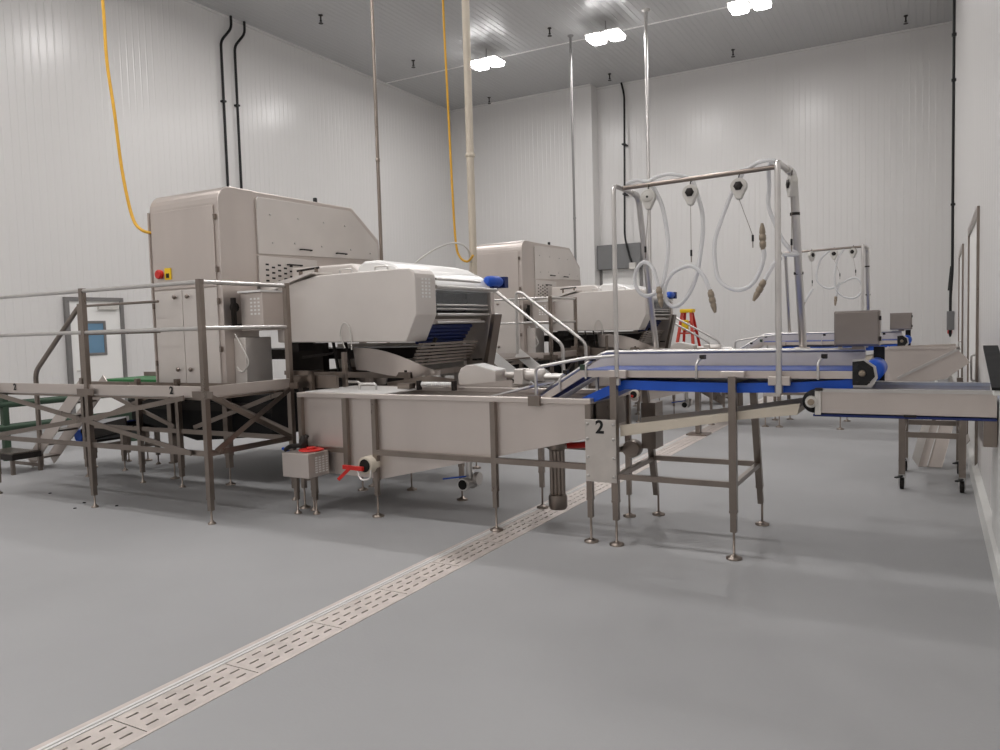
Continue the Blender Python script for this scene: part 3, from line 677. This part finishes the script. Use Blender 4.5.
# ------------------------------------------------------------------ outfeed conveyor on its table
BX = -2.33; BZ = 1.30
def build_outfeed():
    t = thing('outfeed_conveyor', (-1.6, 5.8, 0), '', 'conveyor')
    ys0, ys1 = 5.44, 6.02
    lo = (-3.02, .90)
    # belt loop
    path = [(-3.05, .90), (BX, BZ), (-.37, BZ)] 
    MB().strip(path, 'y', ys0+.02, ys1-.02, .010).build('belt', 'beltblue', t)
    rb = [(-2.85, .80), (-2.12, 1.12), (-2.0, 1.165), (-1.6, 1.155), (-1.2, 1.152), (-.8, 1.16), (-.5, 1.18), (-.40, 1.215)]
    MB().strip(rb, 'y', ys0+.015, ys1-.015, .068).build('return_belt', 'blue', t)
    MB().lathe([(.02, ys0+.02), (.066, ys0+.022), (.066, ys1-.02), (.02, ys1-.01)], (-.345, 0, 1.300), 'y', 20).build('drive_drum', 'blue', t)
    # side rails
    def rail(y, z0, z1, x1, m, nm, th=.018):
        d = (z0+z1)/2; h = z1-z0
        q = [(-3.0, .905+d-BZ-h/2), (BX, z0), (x1, z0), (x1, z1), (BX-.02, z1), (-3.0-.02, .905+d-BZ+h/2)]
        return MB().prism(q, 'y', y, y+th).build(nm, m, t)
    rail(ys0, 1.255, 1.305, -.45, 'steel', 'near_rail', .03)
    rail(ys1, 1.27, 1.405, -.42, 'cover', 'guide_plate')
    MB().tube(bend([(-2.98, ys1+.01, 1.06), (BX-.05, ys1+.01, 1.42), (-.42, ys1+.01, 1.42)], .06), .016, 8).build('guide_rail', 'tube', t)
    MB().box(-1.95, -1.33, ys0+.1, ys0+.13, 1.255, 1.285).build('slide_strip', 'bright', t)
    MB().box(-1.15, -.48, ys0+.1, ys0+.13, 1.255, 1.285).build('slide_strip', 'bright', t)
    MB().box(-2.2, -.45, ys0+.2, ys1-.04, 1.262, 1.278).build('slide_bed', 'dark', t)
    # retaining rail posts
    for x, z in ((-2.52, 1.19), (-2.30, 1.29), (-1.46, BZ), (-.66, BZ)):
        MB().tube(bend([(x, ys0-.01, z-.05), (x, ys0-.01, z+.06), (x+.03, ys0+.05, z+.10)], .03), .009, 8).build('bracket_rod', 'tube', t)
        MB().box(x+.015, x+.05, ys0+.02, ys0+.07, z+.085, z+.115).build('clamp', 'dark', t)
    MB().tube(bend([(-2.72, 5.42, 1.02), (-2.72, 5.42, 1.33), (-2.30, 5.42, 1.40), (-2.06, 5.42, 1.415)], .05), .013, 8).build('guard_tube', 'tube', t)
    MB().box(-2.77, -2.67, 5.37, 5.40, 1.03, 1.11).build('rim_clamp', 'frame', t)
    MB().box(-2.35, -2.30, ys0-.01, ys0+.02, 1.31, 1.35).build('sensor', 'dgreen', t)
    MB().box(-2.27, -2.25, ys0+.1, ys0+.13, 1.05, 1.255).build('hanger', 'pvc', t)
    # drive end
    pl = MB().prism([(-.455, 1.365), (-.39, 1.372), (-.335, 1.33), (-.325, 1.27), (-.37, 1.215), (-.455, 1.215)], 'y', ys0-.012, ys0).build('bearing_plate', 'black', t)
    MB().prism([(-.452, 1.379), (-.385, 1.385), (-.32, 1.335), (-.308, 1.262), (-.345, 1.195), (-.452, 1.2)], 'y', ys0, ys0+.016).build('bearing_guard', 'tube', pl)
    MB().lathe([(.018, -.03), (.022, -.012), (.012, -.034)], (-.398, ys0, 1.292), 'y', 14).build('bearing', 'nozzle', pl)
    for x, z in ((-.43, 1.345), (-.43, 1.235), (-.36, 1.335), (-.36, 1.235)): MB().lathe([(.009, -.018), (.009, -.012)], (x, ys0, z), 'y', 6).build('bolt', 'dark', pl)
    MB().box(-.37, -.30, ys1+.02, ys1+.06, 1.20, 1.44).build('end_column', 'black', t)
    # drip tray
    def tr(x, z): return (x, z)
    MB().prism([(-2.03, .815), (-2.03, .90), (-1.2, 1.022), (-.82, 1.085), (-.77, 1.09), (-.79, 1.015), (-1.2, .965)], 'y', 5.42, 5.428).build('tray_side', 'beige', t)
    MB().prism([(-2.03, .815), (-2.03, .90), (-1.2, 1.022), (-.82, 1.085), (-.78, 1.10), (-.79, 1.015), (-1.2, .965)], 'y', 5.89, 5.898).build('tray_side', 'beige', t)
    MB().strip([(-2.03, .815), (-1.2, .965), (-.79, 1.015)], 'y', 5.428, 5.89, .008).build('tray_floor', 'beige', t)
    MB().prism([(5.428, 1.015), (5.89, 1.015), (5.89, 1.05), (5.428, 1.05)], 'x', -.80, -.792).build('tray_lip', 'beige', t)
    # table
    for x in (-2.062, -1.202):
        leg(t, x, 5.39, 1.27 if x > -1.5 else 1.26, .05)
        leg(t, x, 6.06, 1.24, .05, y2=6.40)
        MB().bar((x, 5.40, .515), (x, 6.26, .515), .035, .035).build('stretcher', 'frame', t)
    MB().box(-2.04, -1.225, 5.372, 5.408, .50, .54).build('stretcher', 'frame', t)
    MB().box(-2.04, -1.225, 6.245, 6.285, .50, .54).build('stretcher', 'frame', t)
    MB().box(-1.28, -1.12, 5.37, 5.43, 1.265, 1.305).build('cap_bracket', 'steel', t, .004)
    MB().box(-2.10, -1.16, 6.04, 6.08, 1.20, 1.24).build('cross_beam', 'frame', t)
    for x in (-2.062, -1.202): MB().box(x-.02, x+.02, 5.40, 6.06, 1.215, 1.25).build('cross_beam', 'frame', t)
    # number plate between tank leg and table leg
    np_ = MB().box(-2.285, -2.04, 5.352, 5.364, .475, .945).build('number_plate', 'plate', t, .003)
    number('2', .135, (-2.165, 5.35, .885), (PI/2, 0, 0), np_)
    for z in (.52, .66, .80, .91):
        for x in (-2.265, -2.06): inst('bolt', BOLT, np_, (x, 5.352, z), (PI/2, 0, 0))
    MB().lathe([(.07, 6.02), (.075, 6.04), (.075, 6.12), (.03, 6.14)], (-2.17, 0, .62), 'y', 14).build('pump_head', 'frame', t)
    MB().box(-2.10, -1.98, 6.10, 6.3, .62, 1.0).build('backing_sheet', 'frame', t)
    return t
outf = build_outfeed(); outf['label'] = 'blue belt outfeed conveyor on a stainless table with number plate 2'

# control box on top of the drive end
def build_box():
    t = thing('control_box', (-.46, 5.95, 1.45), '', 'box')
    MB().box(-.61, -.32, 5.88, 6.02, 1.448, 1.695).build('case', 'boxsteel', t, .008)
    MB().box(-.60, -.33, 5.868, 5.88, 1.458, 1.685).build('door', 'boxsteel', t, .005)
    MB().box(-.50, -.42, 5.93, 6.0, 1.425, 1.448).build('mount', 'frame', t)
    for z in (1.50, 1.64): MB().box(-.325, -.312, 5.86, 5.9, z-.015, z+.015).build('hinge', 'dark', t)
    return t
cbox = build_box(); cbox['label'] = 'larger grey steel control box on the nearer outfeed conveyor'

# ------------------------------------------------------------------ hose gantry
def build_gantry():
    t = thing('hose_gantry', (-1.47, 5.8, 1.2), '', 'gantry')
    MB().tube(bend([(-2.04, 5.40, 1.26), (-2.04, 5.40, 2.66), (-2.05, 5.90, 2.66)], .07, 6), .017, 12).build('left_front_post', 'tube', t)
    MB().tube(bend([(-2.05, 5.80, 2.66), (-2.05, 5.97, 2.66), (-2.06, 6.40, 1.44)], .09, 6), .024, 12).build('left_rear_post', 'tube', t)
    MB().tube(bend([(-.90, 5.40, 1.20), (-.90, 5.40, 2.68), (-.885, 5.80, 2.68)], .04, 6), .020, 12).build('right_front_post', 'tube', t)
    MB().tube(bend([(-.885, 5.70, 2.68), (-.88, 5.92, 2.68), (-.886, 6.40, 1.42)], .09, 6), .029, 12).build('right_rear_post', 'tube', t)
    MB().tube([(-2.045, 5.58, 2.66), (-.90, 5.54, 2.675)], .017, 10).build('top_bar', 'frame', t)
    for x, z in ((-2.04, 1.28), (-.90, 1.24)):
        MB().box(x-.07, x+.07, 5.395, 5.44, z-.03, z+.03).build('clamp', 'steel', t, .004)
        MB().lathe([(.028, 0), (.028, .05)], (x, 5.40, z-.08), 'z', 12).build('collar', 'tube', t)
    for x in (-2.06, -.886):
        MB().box(x-.05, x+.05, 6.02, 6.42, 1.40, 1.43).build('clamp', 'steel', t)
    MB().lathe([(.035, 2.40), (.035, 2.42)], (-.885, 6.02, 0), 'z', 12).lathe([(.035, 1.98), (.035, 2.0)], (-.886, 6.19, 0), 'z', 12).build('tie_band', 'dark', t)
    return t
gan = build_gantry(); gan['label'] = 'nearer tubular gantry carrying spring balancers and clear hoses'
def balancer(x, y, z, label, dark=True, turn=0, s=.72, zend=None, xend=None, group='spring balancers on the gantry'):
    t = thing('spring_balancer', (x, y, z), label, 'balancer', group)
    t.rotation_euler = (0, 0, turn)
    out = [(.078*math.sin(a), .078*math.cos(a)*1.0) for a in [math.radians(-130+260*i/16) for i in range(17)]]
    poly = [(p*s, q*s) for p, q in out] + [(.030*s, -.11*s), (.026*s, -.125*s), (-.026*s, -.125*s), (-.030*s, -.11*s)]
    def L(m): m.v = [(a+x, b+y, c+z) for a, b, c in m.v]; return m
    L(MB().prism(poly, 'y', -.035*s, .035*s)).build('housing', 'pvc', t, .008)
    if dark: L(MB().lathe([(.045*s, -.036*s), (.045*s, -.042*s), (.012*s, -.046*s)], (0, 0, 0), 'y', 6)).build('drum_cover', 'dark', t)
    else: L(MB().lathe([(.055*s, -.036*s), (.05*s, -.042*s), (.004, -.042*s)], (0, 0, 0), 'y', 18)).build('drum_cover', 'pvc', t); L(MB().lathe([(.012*s, -.042*s), (.012*s, -.048*s)], (0, 0, 0), 'y', 10)).build('arbor', 'black', t)
    L(MB().tube(bend([(0, 0, .07*s), (0, 0, .10*s), (.012*s, 0, .115*s), (0, 0, .13*s)], .01), .006*s, 6)).build('hook', 'dark', t)
    if zend is not None:
        MB().tube([(x, y, z-.12*s), (xend, y, zend)], .0022, 5).build('wire', 'frame', t)
        MB().tube([(xend, y, zend+.005), (xend, y, zend-.055*s)], .011*s, 8).build('stopper', 'black', t)
        MB().tube([(xend, y, zend-.055*s), (xend, y, zend-.115*s)], .004, 6).build('snap_hook', 'frame', t)
    return t
balancer(-1.83, 5.56, 2.57, 'pale round spring balancer, leftmost on the near gantry', False, 0, .72, 2.21, -1.86)
balancer(-1.52, 5.56, 2.57, 'spring balancer with dark centre, second on the near gantry', True, 0, .72, 2.16, -1.52)
balancer(-1.18, 5.55, 2.575, 'spring balancer with dark centre, third on the near gantry', True, 0, .72, 2.23, -1.09)
balancer(-.86, 5.72, 2.58, 'spring balancer seen edge on at the right gantry post', True, -1.05, .72, 2.2, -.87)
def nozzle(t, a, b, s=1.0):
    a = Vector(a); b = Vector(b)
    ks = [(0, .018), (.08, .020), (.1, .026), (.28, .028), (.30, .024), (.36, .024), (.38, .029), (.55, .028), (.57, .023), (.62, .023), (.64, .026), (.8, .022), (1, .010)]
    MB().tube([a+(b-a)*k for k, r in ks], [r*s*.82 for k, r in ks], 10).build('nozzle', 'nozzle', t)
def hose(pts, noz, label, r=.0145, s=1, group='clear hoses on the gantry', sm=True):
    t = thing('spray_hose', pts[0], label, 'hose', group)
    MB().tube(smooth(pts, 6) if sm else pts, r, 10).build('tube', 'hose', t)
    if noz: nozzle(t, noz[0], noz[1], s)
    return t
def J(L, y0, y1):   # lets a loop pass in front of itself
    n = len(L); return [(x, y0+(y1-y0)*i/(n-1), z) for i, (x, z) in enumerate(L)]
hose(J([(-1.84,2.68),(-1.80,2.63),(-1.75,2.52),(-1.72,2.39),(-1.70,2.21),(-1.72,2.04),(-1.75,1.92),(-1.82,1.86),(-1.89,1.86),(-1.94,1.92),(-1.95,2.0),(-1.92,2.07),(-1.87,2.1),(-1.81,2.06),(-1.78,1.98),(-1.76,1.9)], 5.62, 5.55), ((-1.762, 5.55, 1.915), (-1.74, 5.55, 1.76)), 'clear spray hose with small loop, leftmost on the near gantry')
hose(J([(-1.53,2.67),(-1.49,2.55),(-1.46,2.43),(-1.455,2.3),(-1.47,2.16),(-1.5,1.99),(-1.56,1.85),(-1.64,1.77),(-1.71,1.79),(-1.73,1.88),(-1.7,1.97),(-1.63,2.03),(-1.52,2.05),(-1.44,1.98),(-1.39,1.87)], 5.66, 5.56), ((-1.39, 5.56, 1.875), (-1.355, 5.56, 1.71)), 'clear spray hose with large loop and nozzle hanging down, in the gantry middle')
hose(J([(-1.17,2.67),(-1.22,2.59),(-1.27,2.48),(-1.32,2.35),(-1.36,2.22),(-1.36,2.08),(-1.33,1.94),(-1.23,1.87),(-1.13,1.88),(-1.06,1.96),(-1.02,2.08),(-1.025,2.14)], 5.62, 5.56), ((-1.025, 5.56, 2.13), (-1.03, 5.56, 2.31)), 'clear spray hose in a wide U with nozzle pointing up')
hose([(-.90, 5.50, 2.06), (-.93, 5.46, 2.03), (-.96, 5.45, 1.98), (-1.0, 5.45, 1.91)], ((-.995, 5.45, 1.92), (-1.07, 5.45, 1.78)), 'short clear spray hose hanging left of the right gantry post')
hose([(-.97, 5.6, 2.72), (-1.0, 5.65, 2.68), (-1.01, 5.72, 2.59), (-1.02, 5.75, 2.45), (-.98, 5.75, 2.33), (-.93, 5.75, 2.21), (-.87, 5.75, 2.13), (-.83, 5.75, 2.10), (-.87, 5.72, 2.095), (-.92, 5.7, 2.10)], None, 'clear hose curving down beside the right gantry post')
hose([(-2.0, 5.57, 2.69), (-1.92, 5.57, 2.705), (-1.84, 5.57, 2.685), (-1.77, 5.57, 2.71), (-1.68, 5.57, 2.72), (-1.59, 5.57, 2.70), (-1.54, 5.59, 2.68)], None, 'clear supply hose lying along the left half of the gantry bar', .013)
hose([(-1.17, 5.57, 2.685), (-1.12, 5.56, 2.69), (-1.06, 5.56, 2.72), (-1.0, 5.56, 2.73), (-.94, 5.56, 2.72)], None, 'clear supply hose lying along the right half of the gantry bar', .013)

# ------------------------------------------------------------------ second line, seven metres further in
D = 7.0
SK = ('number',)
def again(o, label, dx=0):
    c = copy_tree(o, None, SK); c.location = (o.location.x+dx, o.location.y+D, o.location.z); c['label'] = label; return c
again(mach, 'large stainless processing machine in the farther line, smaller in view')
again(plat, 'stainless access platform beside the farther machine')
again(tank, 'wash tank of the farther line, mostly hidden behind the conveyor')
again(outf, 'farther blue belt outfeed conveyor behind the tall hose gantry')
again(cbox, 'smaller looking grey control box on the farther conveyor', .04)
again(gan, 'farther tubular hose gantry seen small against the back wall')
again(inf, 'low inclined conveyor under the farther access platform')
GG = 'hoses and balancers on the farther gantry'
balancer(-1.61, 12.55, 2.60, 'tiny spring balancer, leftmost on the farther gantry', True, .9, .72, 2.22, -1.6, GG)
balancer(-1.30, 12.55, 2.60, 'tiny spring balancer, middle one on the farther gantry', True, 0, .72, 2.3, -1.22, GG)
balancer(-1.04, 12.55, 2.61, 'tiny spring balancer, rightmost on the farther gantry', True, -.5, .72, 2.34, -1.0, GG)
hose(J([(-1.36,2.66),(-1.49,2.53),(-1.55,2.3),(-1.51,2.17),(-1.37,2.09),(-1.22,2.15),(-1.08,2.22),(-.99,2.22),(-.92,2.1),(-.95,1.99),(-1.05,1.93),(-1.19,1.97),(-1.28,2.09),(-1.29,2.29),(-1.25,2.51),(-1.15,2.68)], 12.62, 12.55), None, 'tangled clear hose loops on the farther gantry', .0145, 1, GG)
hose([(-1.23, 12.6, 2.17), (-1.26, 12.6, 2.05), (-1.28, 12.6, 1.96)], ((-1.28, 12.6, 1.98), (-1.29, 12.6, 1.83)), 'short hose with nozzle under the farther gantry middle', .017, 1, GG)
hose([(-1.60, 12.6, 2.10), (-1.66, 12.6, 2.0), (-1.72, 12.6, 1.90)], ((-1.72, 12.6, 1.92), (-1.76, 12.6, 1.78)), 'short hose with nozzle at the farther gantry left', .017, 1, GG)
build_stair(-6.10, -4.55, 10.62, 11.5, 1.30, [(-6.10, 1.2), (-6.10, 2.22), (-6.0, 2.22), (-4.86, 1.36), (-4.86, .03)], 'bright stair with two thick handrails down from the far platform', 'bright')
build_stair(-5.4, -3.6, 15.4, 16.2, 1.15, [(-5.4, 1.1), (-5.4, 2.1), (-3.95, 1.28), (-3.85, 1.2), (-3.85, .03)], 'stair with two thin handrails beyond the far machine', 'frame', .16, .02)
build_stair(-8.98, -10.25, 5.72, 6.0, 1.22, [(-8.96, 1.15), (-8.96, 2.08), (-10.0, 1.25), (-10.0, .03)], 'stair with sloping handrail at the left end of the near platform', 'steel', .17, .030, False)

# ------------------------------------------------------------------ takeaway conveyor, right
t = thing('takeaway_conveyor', (-.2, 5.7, 0), 'horizontal conveyor with black belt edge running into the right wall', 'conveyor')
TK0, TK1 = 5.35, 5.98
for yy in (TK0, TK1):
    MB().box(-.665, .325, yy, yy+.014, 1.04, 1.176).build('side_plate', 'steel', t)
    MB().box(-.665, .325, yy-.012, yy+.026, 1.176, 1.198).build('top_rail', 'tube', t)
MB().strip([(-.68, 1.018), (.325, 1.018)], 'y', TK0-.01, TK1+.02, .014).build('return_belt', 'navy', t)
MB().box(-.68, .325, TK0+.018, TK1-.004, 1.13, 1.145).build('belt', 'blueleather', t)
MB().lathe([(.03, TK0+.016), (.075, TK0+.018), (.075, TK1-.004), (.03, TK1-.002)], (-.675, 0, 1.112), 'y', 22).build('tail_drum', 'rubber', t)
b = MB().box(-.668, -.632, TK0-.022, TK0-.001, 1.03, 1.19).build('bearing_carrier', 'pvc', t, .003)
MB().lathe([(.036, TK0-.03), (.04, TK0+.0), (.016, TK0-.034)], (-.69, 0, 1.112), 'y', 16).build('bearing', 'pvc', b)
MB().lathe([(.018, TK0-.05), (.021, TK0-.045), (.021, TK0-.03)], (-.69, 0, 1.112), 'y', 12).build('shaft_end', 'nozzle', b)
MB().box(-.16, -.09, TK0-.014, TK0, 1.028, 1.042).build('joint_clip', 'dark', t)
MB().box(-.665, -.62, TK0-.03, TK0, 1.185, 1.203).build('end_clamp', 'dark', t)
MB().box(.26, .33, TK0+.03, TK1-.02, .86, 1.018).build('wall_bracket', 'frame', t)
# console with sloping black top on the right wall
t = thing('wall_console', (.33, 5.45, .2), 'white wall console with sloping black top at the right picture edge', 'console')
MB().prism([(5.0, .26), (5.0, 1.20), (5.9, 1.40), (5.9, .26)], 'x', .335, .358).build('body', 'kerb', t, .004)
MB().prism([(5.0, 1.20), (5.9, 1.395), (5.9, 1.425), (5.0, 1.23)], 'x', .285, .358).build('desk', 'kerb', t, .003)
MB().prism([(4.99, 1.23), (5.91, 1.428), (5.91, 1.444), (4.99, 1.246)], 'x', .278, .36).build('top_mat', 'rubber', t)
# hopper chute on castors behind it
t = thing('chute_stand', (0, 8.7, 0), 'stainless hopper chute on a castor frame by the right wall', 'chute')
MB().prism([(-.41, 1.33), (.20, 1.35), (.20, 1.30), (.29, 1.21), (.10, 1.06), (-.42, .95)], 'y', 8.25, 8.26).build('front_sheet', 'steel', t)
MB().prism([(-.41, 1.33), (.20, 1.35), (.20, 1.30), (.29, 1.21), (.10, 1.06), (-.42, .95)], 'y', 9.24, 9.25).build('back_sheet', 'steel', t)
MB().strip([(-.42, .95), (.10, 1.06), (.29, 1.21)], 'y', 8.26, 9.24, .008).build('floor_sheet', 'frame', t)
MB().box(-.43, -.415, 8.25, 9.25, .95, 1.33).build('left_sheet', 'steel', t)
MB().box(-.43, .21, 8.23, 8.262, 1.335, 1.355).build('top_edge', 'steel', t)
MB().bar((-.30, 8.24, 1.06), (.21, 8.24, 1.34), .02, .025).build('handle_bar', 'tube', t)
for x in (-.26, .235):
    for y in (8.26, 9.24):
        lg = MB().box(x-.028, x+.028, y-.028, y+.028, .14, 1.0).build('leg', 'frame', t)
        MB().lathe([(.012, -.02), (.055, -.018), (.055, .018), (.012, .02)], (x, y, .056), 'x', 14).build('castor_wheel', 'dark', lg)
        MB().box(x-.03, x-.023, y-.03, y+.03, .03, .14).box(x+.023, x+.03, y-.03, y+.03, .03, .14).box(x-.03, x+.03, y-.03, y+.03, .13, .145).build('castor_fork', 'tube', lg)
        MB().bar((x, y-.03, .13), (x-.05, y-.09, .12), .03, .012).build('brake_pedal', 'black', lg)
for y in (8.26, 9.24): MB().box(-.23, .205, y-.02, y+.02, .50, .55).build('stretcher', 'frame', t)
for x in (-.26, .235): MB().box(x-.02, x+.02, 8.3, 9.2, .52, .56).build('stretcher', 'frame', t)
MB().box(-.015, .02, 9.2, 9.26, .52, .80).build('upright', 'frame', t)
MB().box(-.23, .205, 9.22, 9.26, .72, .77).build('stretcher', 'frame', t)
t = thing('leaning_chute', (-.03, 9.5, 0), 'bent stainless channel leaning down behind the castor frame', 'chute')
def slant(xa, xb, za, zb, nm, mm, dx=.22):
    """sheet strip running up from the floor at y 9.46 to y 10.46, drifting right by dx; za, zb lift the two long edges"""
    lo = [Vector((xa, 9.46-za*.6, .015+za)), Vector((xb, 9.46-zb*.6, .015+zb))]
    hi = [p+Vector((dx, .85, .80)) for p in lo]; th = Vector((0, -.004, .006))
    q = lo+hi[::-1]
    MB().add(q+[p+th for p in q], [(0, 1, 2, 3), (7, 6, 5, 4), (0, 4, 5, 1), (1, 5, 6, 2), (2, 6, 7, 3), (3, 7, 4, 0)]).build(nm, mm, t)
slant(-.14, .08, 0, 0, 'channel_floor', 'steel'); slant(-.20, -.14, .10, 0, 'side_flange', 'bright'); slant(.08, .09, 0, .03, 'side_flange', 'steel'); slant(-.06, -.05, .012, .012, 'fold', 'bright')
for x in (.10, .26): MB().box(x-.015, x+.015, 10.29, 10.33, 0, .8).build('prop', 'frame', t)

# ------------------------------------------------------------------ step ladder at the back
t = thing('step_ladder', (-5.3, 19.0, 0), 'red step ladder with yellow top standing near the back wall', 'ladder')
for sx in (-1, 1):
    MB().bar((-5.3+sx*.10, 18.92, 1.93), (-5.3+sx*.33, 18.45, 0), .07, .05).build('front_rail', 'orange', t)
    MB().bar((-5.3+sx*.09, 19.08, 1.90), (-5.3+sx*.34, 19.6, 0), .06, .04).build('rear_rail', 'red', t)
for i in range(6):
    f = (i+1)/7; z = 1.93*(1-f); MB().box(-5.3-.10-.23*f, -5.3+.10+.23*f, 18.92-.47*f-.05, 18.92-.47*f+.06, z-.02, z+.02).build('tread', 'orange', t)
for i in range(3):
    f = (i+1)/4; MB().box(-5.3-.09-.25*f, -5.3+.09+.25*f, 19.08+.52*f-.02, 19.08+.52*f+.02, 1.9*(1-f)-.02, 1.9*(1-f)+.02).build('rear_bar', 'red', t)
MB().box(-5.46, -5.14, 18.84, 19.12, 1.88, 1.97).build('top_cap', 'ypaint', t, .02)
MB().box(-5.36, -5.22, 18.66, 18.80, 1.45, 1.70).build('tool_pouch', 'ypaint', t, .02)

# ------------------------------------------------------------------ odds at the left under the platform
t = thing('step_stool', (-10.1, 5.6, 0), 'low step stool with ribbed tread at the left picture edge', 'stool')
for i in range(11): MB().box(-10.55, -9.92, 5.33+i*.03, 5.35+i*.03, .245, .265).build('tread_slat', 'frame', t)
MB().box(-10.56, -9.90, 5.31, 5.335, .18, .25).box(-10.56, -9.90, 5.65, 5.675, .18, .25).box(-9.93, -9.90, 5.335, 5.65, .18, .25).build('frame_ring', 'dark', t)
for x in (-10.54, -9.92):
    for y in (5.325, 5.66): MB().box(x-.02, x+.02, y-.02, y+.02, 0, .18).build('leg', 'frame', t)
MB().box(-10.53, -9.93, 5.65, 5.67, .05, .09).build('stretcher', 'frame', t)
t = thing('pipe_barrier', (-11.2, 7.0, 0), 'dark green pipe barrier behind the left stair', 'barrier')
for y in (5.95, 7.9): MB().box(-11.24, -11.16, y-.04, y+.04, 0, .92).build('post', 'dgreen', t)
for z in (.78, .46): MB().tube([(-11.2, 5.7, z), (-11.2, 8.2, z)], .05, 10).build('rail', 'dgreen', t)
i = 0
for x, y, tx in ((-8.31, 4.825, 'largest, left of the others'), (-7.48, 4.68, 'beside the platform leg on its left'), (-7.325, 4.486, 'nearest the camera'), (-7.02, 4.72, 'right of the platform leg')):
    tag(MB().lathe([(.002, .006), (.012, .007), (.018, .003), (.015, 0)], (x, y, .001), 'z', 7).build('dirt_crumb', 'hole'), 'dark crumb on the floor, ' + tx, 'crumb', 'crumbs on the floor')
# small machine dock seen beyond the conveyor
t = thing('hose_reel', (-3.0, 11.2, 0), 'red coiled hose on a small stand seen under the blue belt', 'hose')
for i in range(3): MB().tube([(-3.0+.13*math.cos(a*PI/10), 11.2+.03*i, .80+.13*math.sin(a*PI/10)) for a in range(21)], .022, 8).build('coil', 'red', t)
MB().box(-3.03, -2.97, 11.18, 11.30, 0, .80).build('stand', 'frame', t)
MB().box(-3.15, -2.85, 11.1, 11.4, 0, .02).build('base_plate', 'frame', t)

for o in bpy.data.objects:
    if o.name.split('.')[0] == 'vent_slots': o['kind'] = 'stuff'
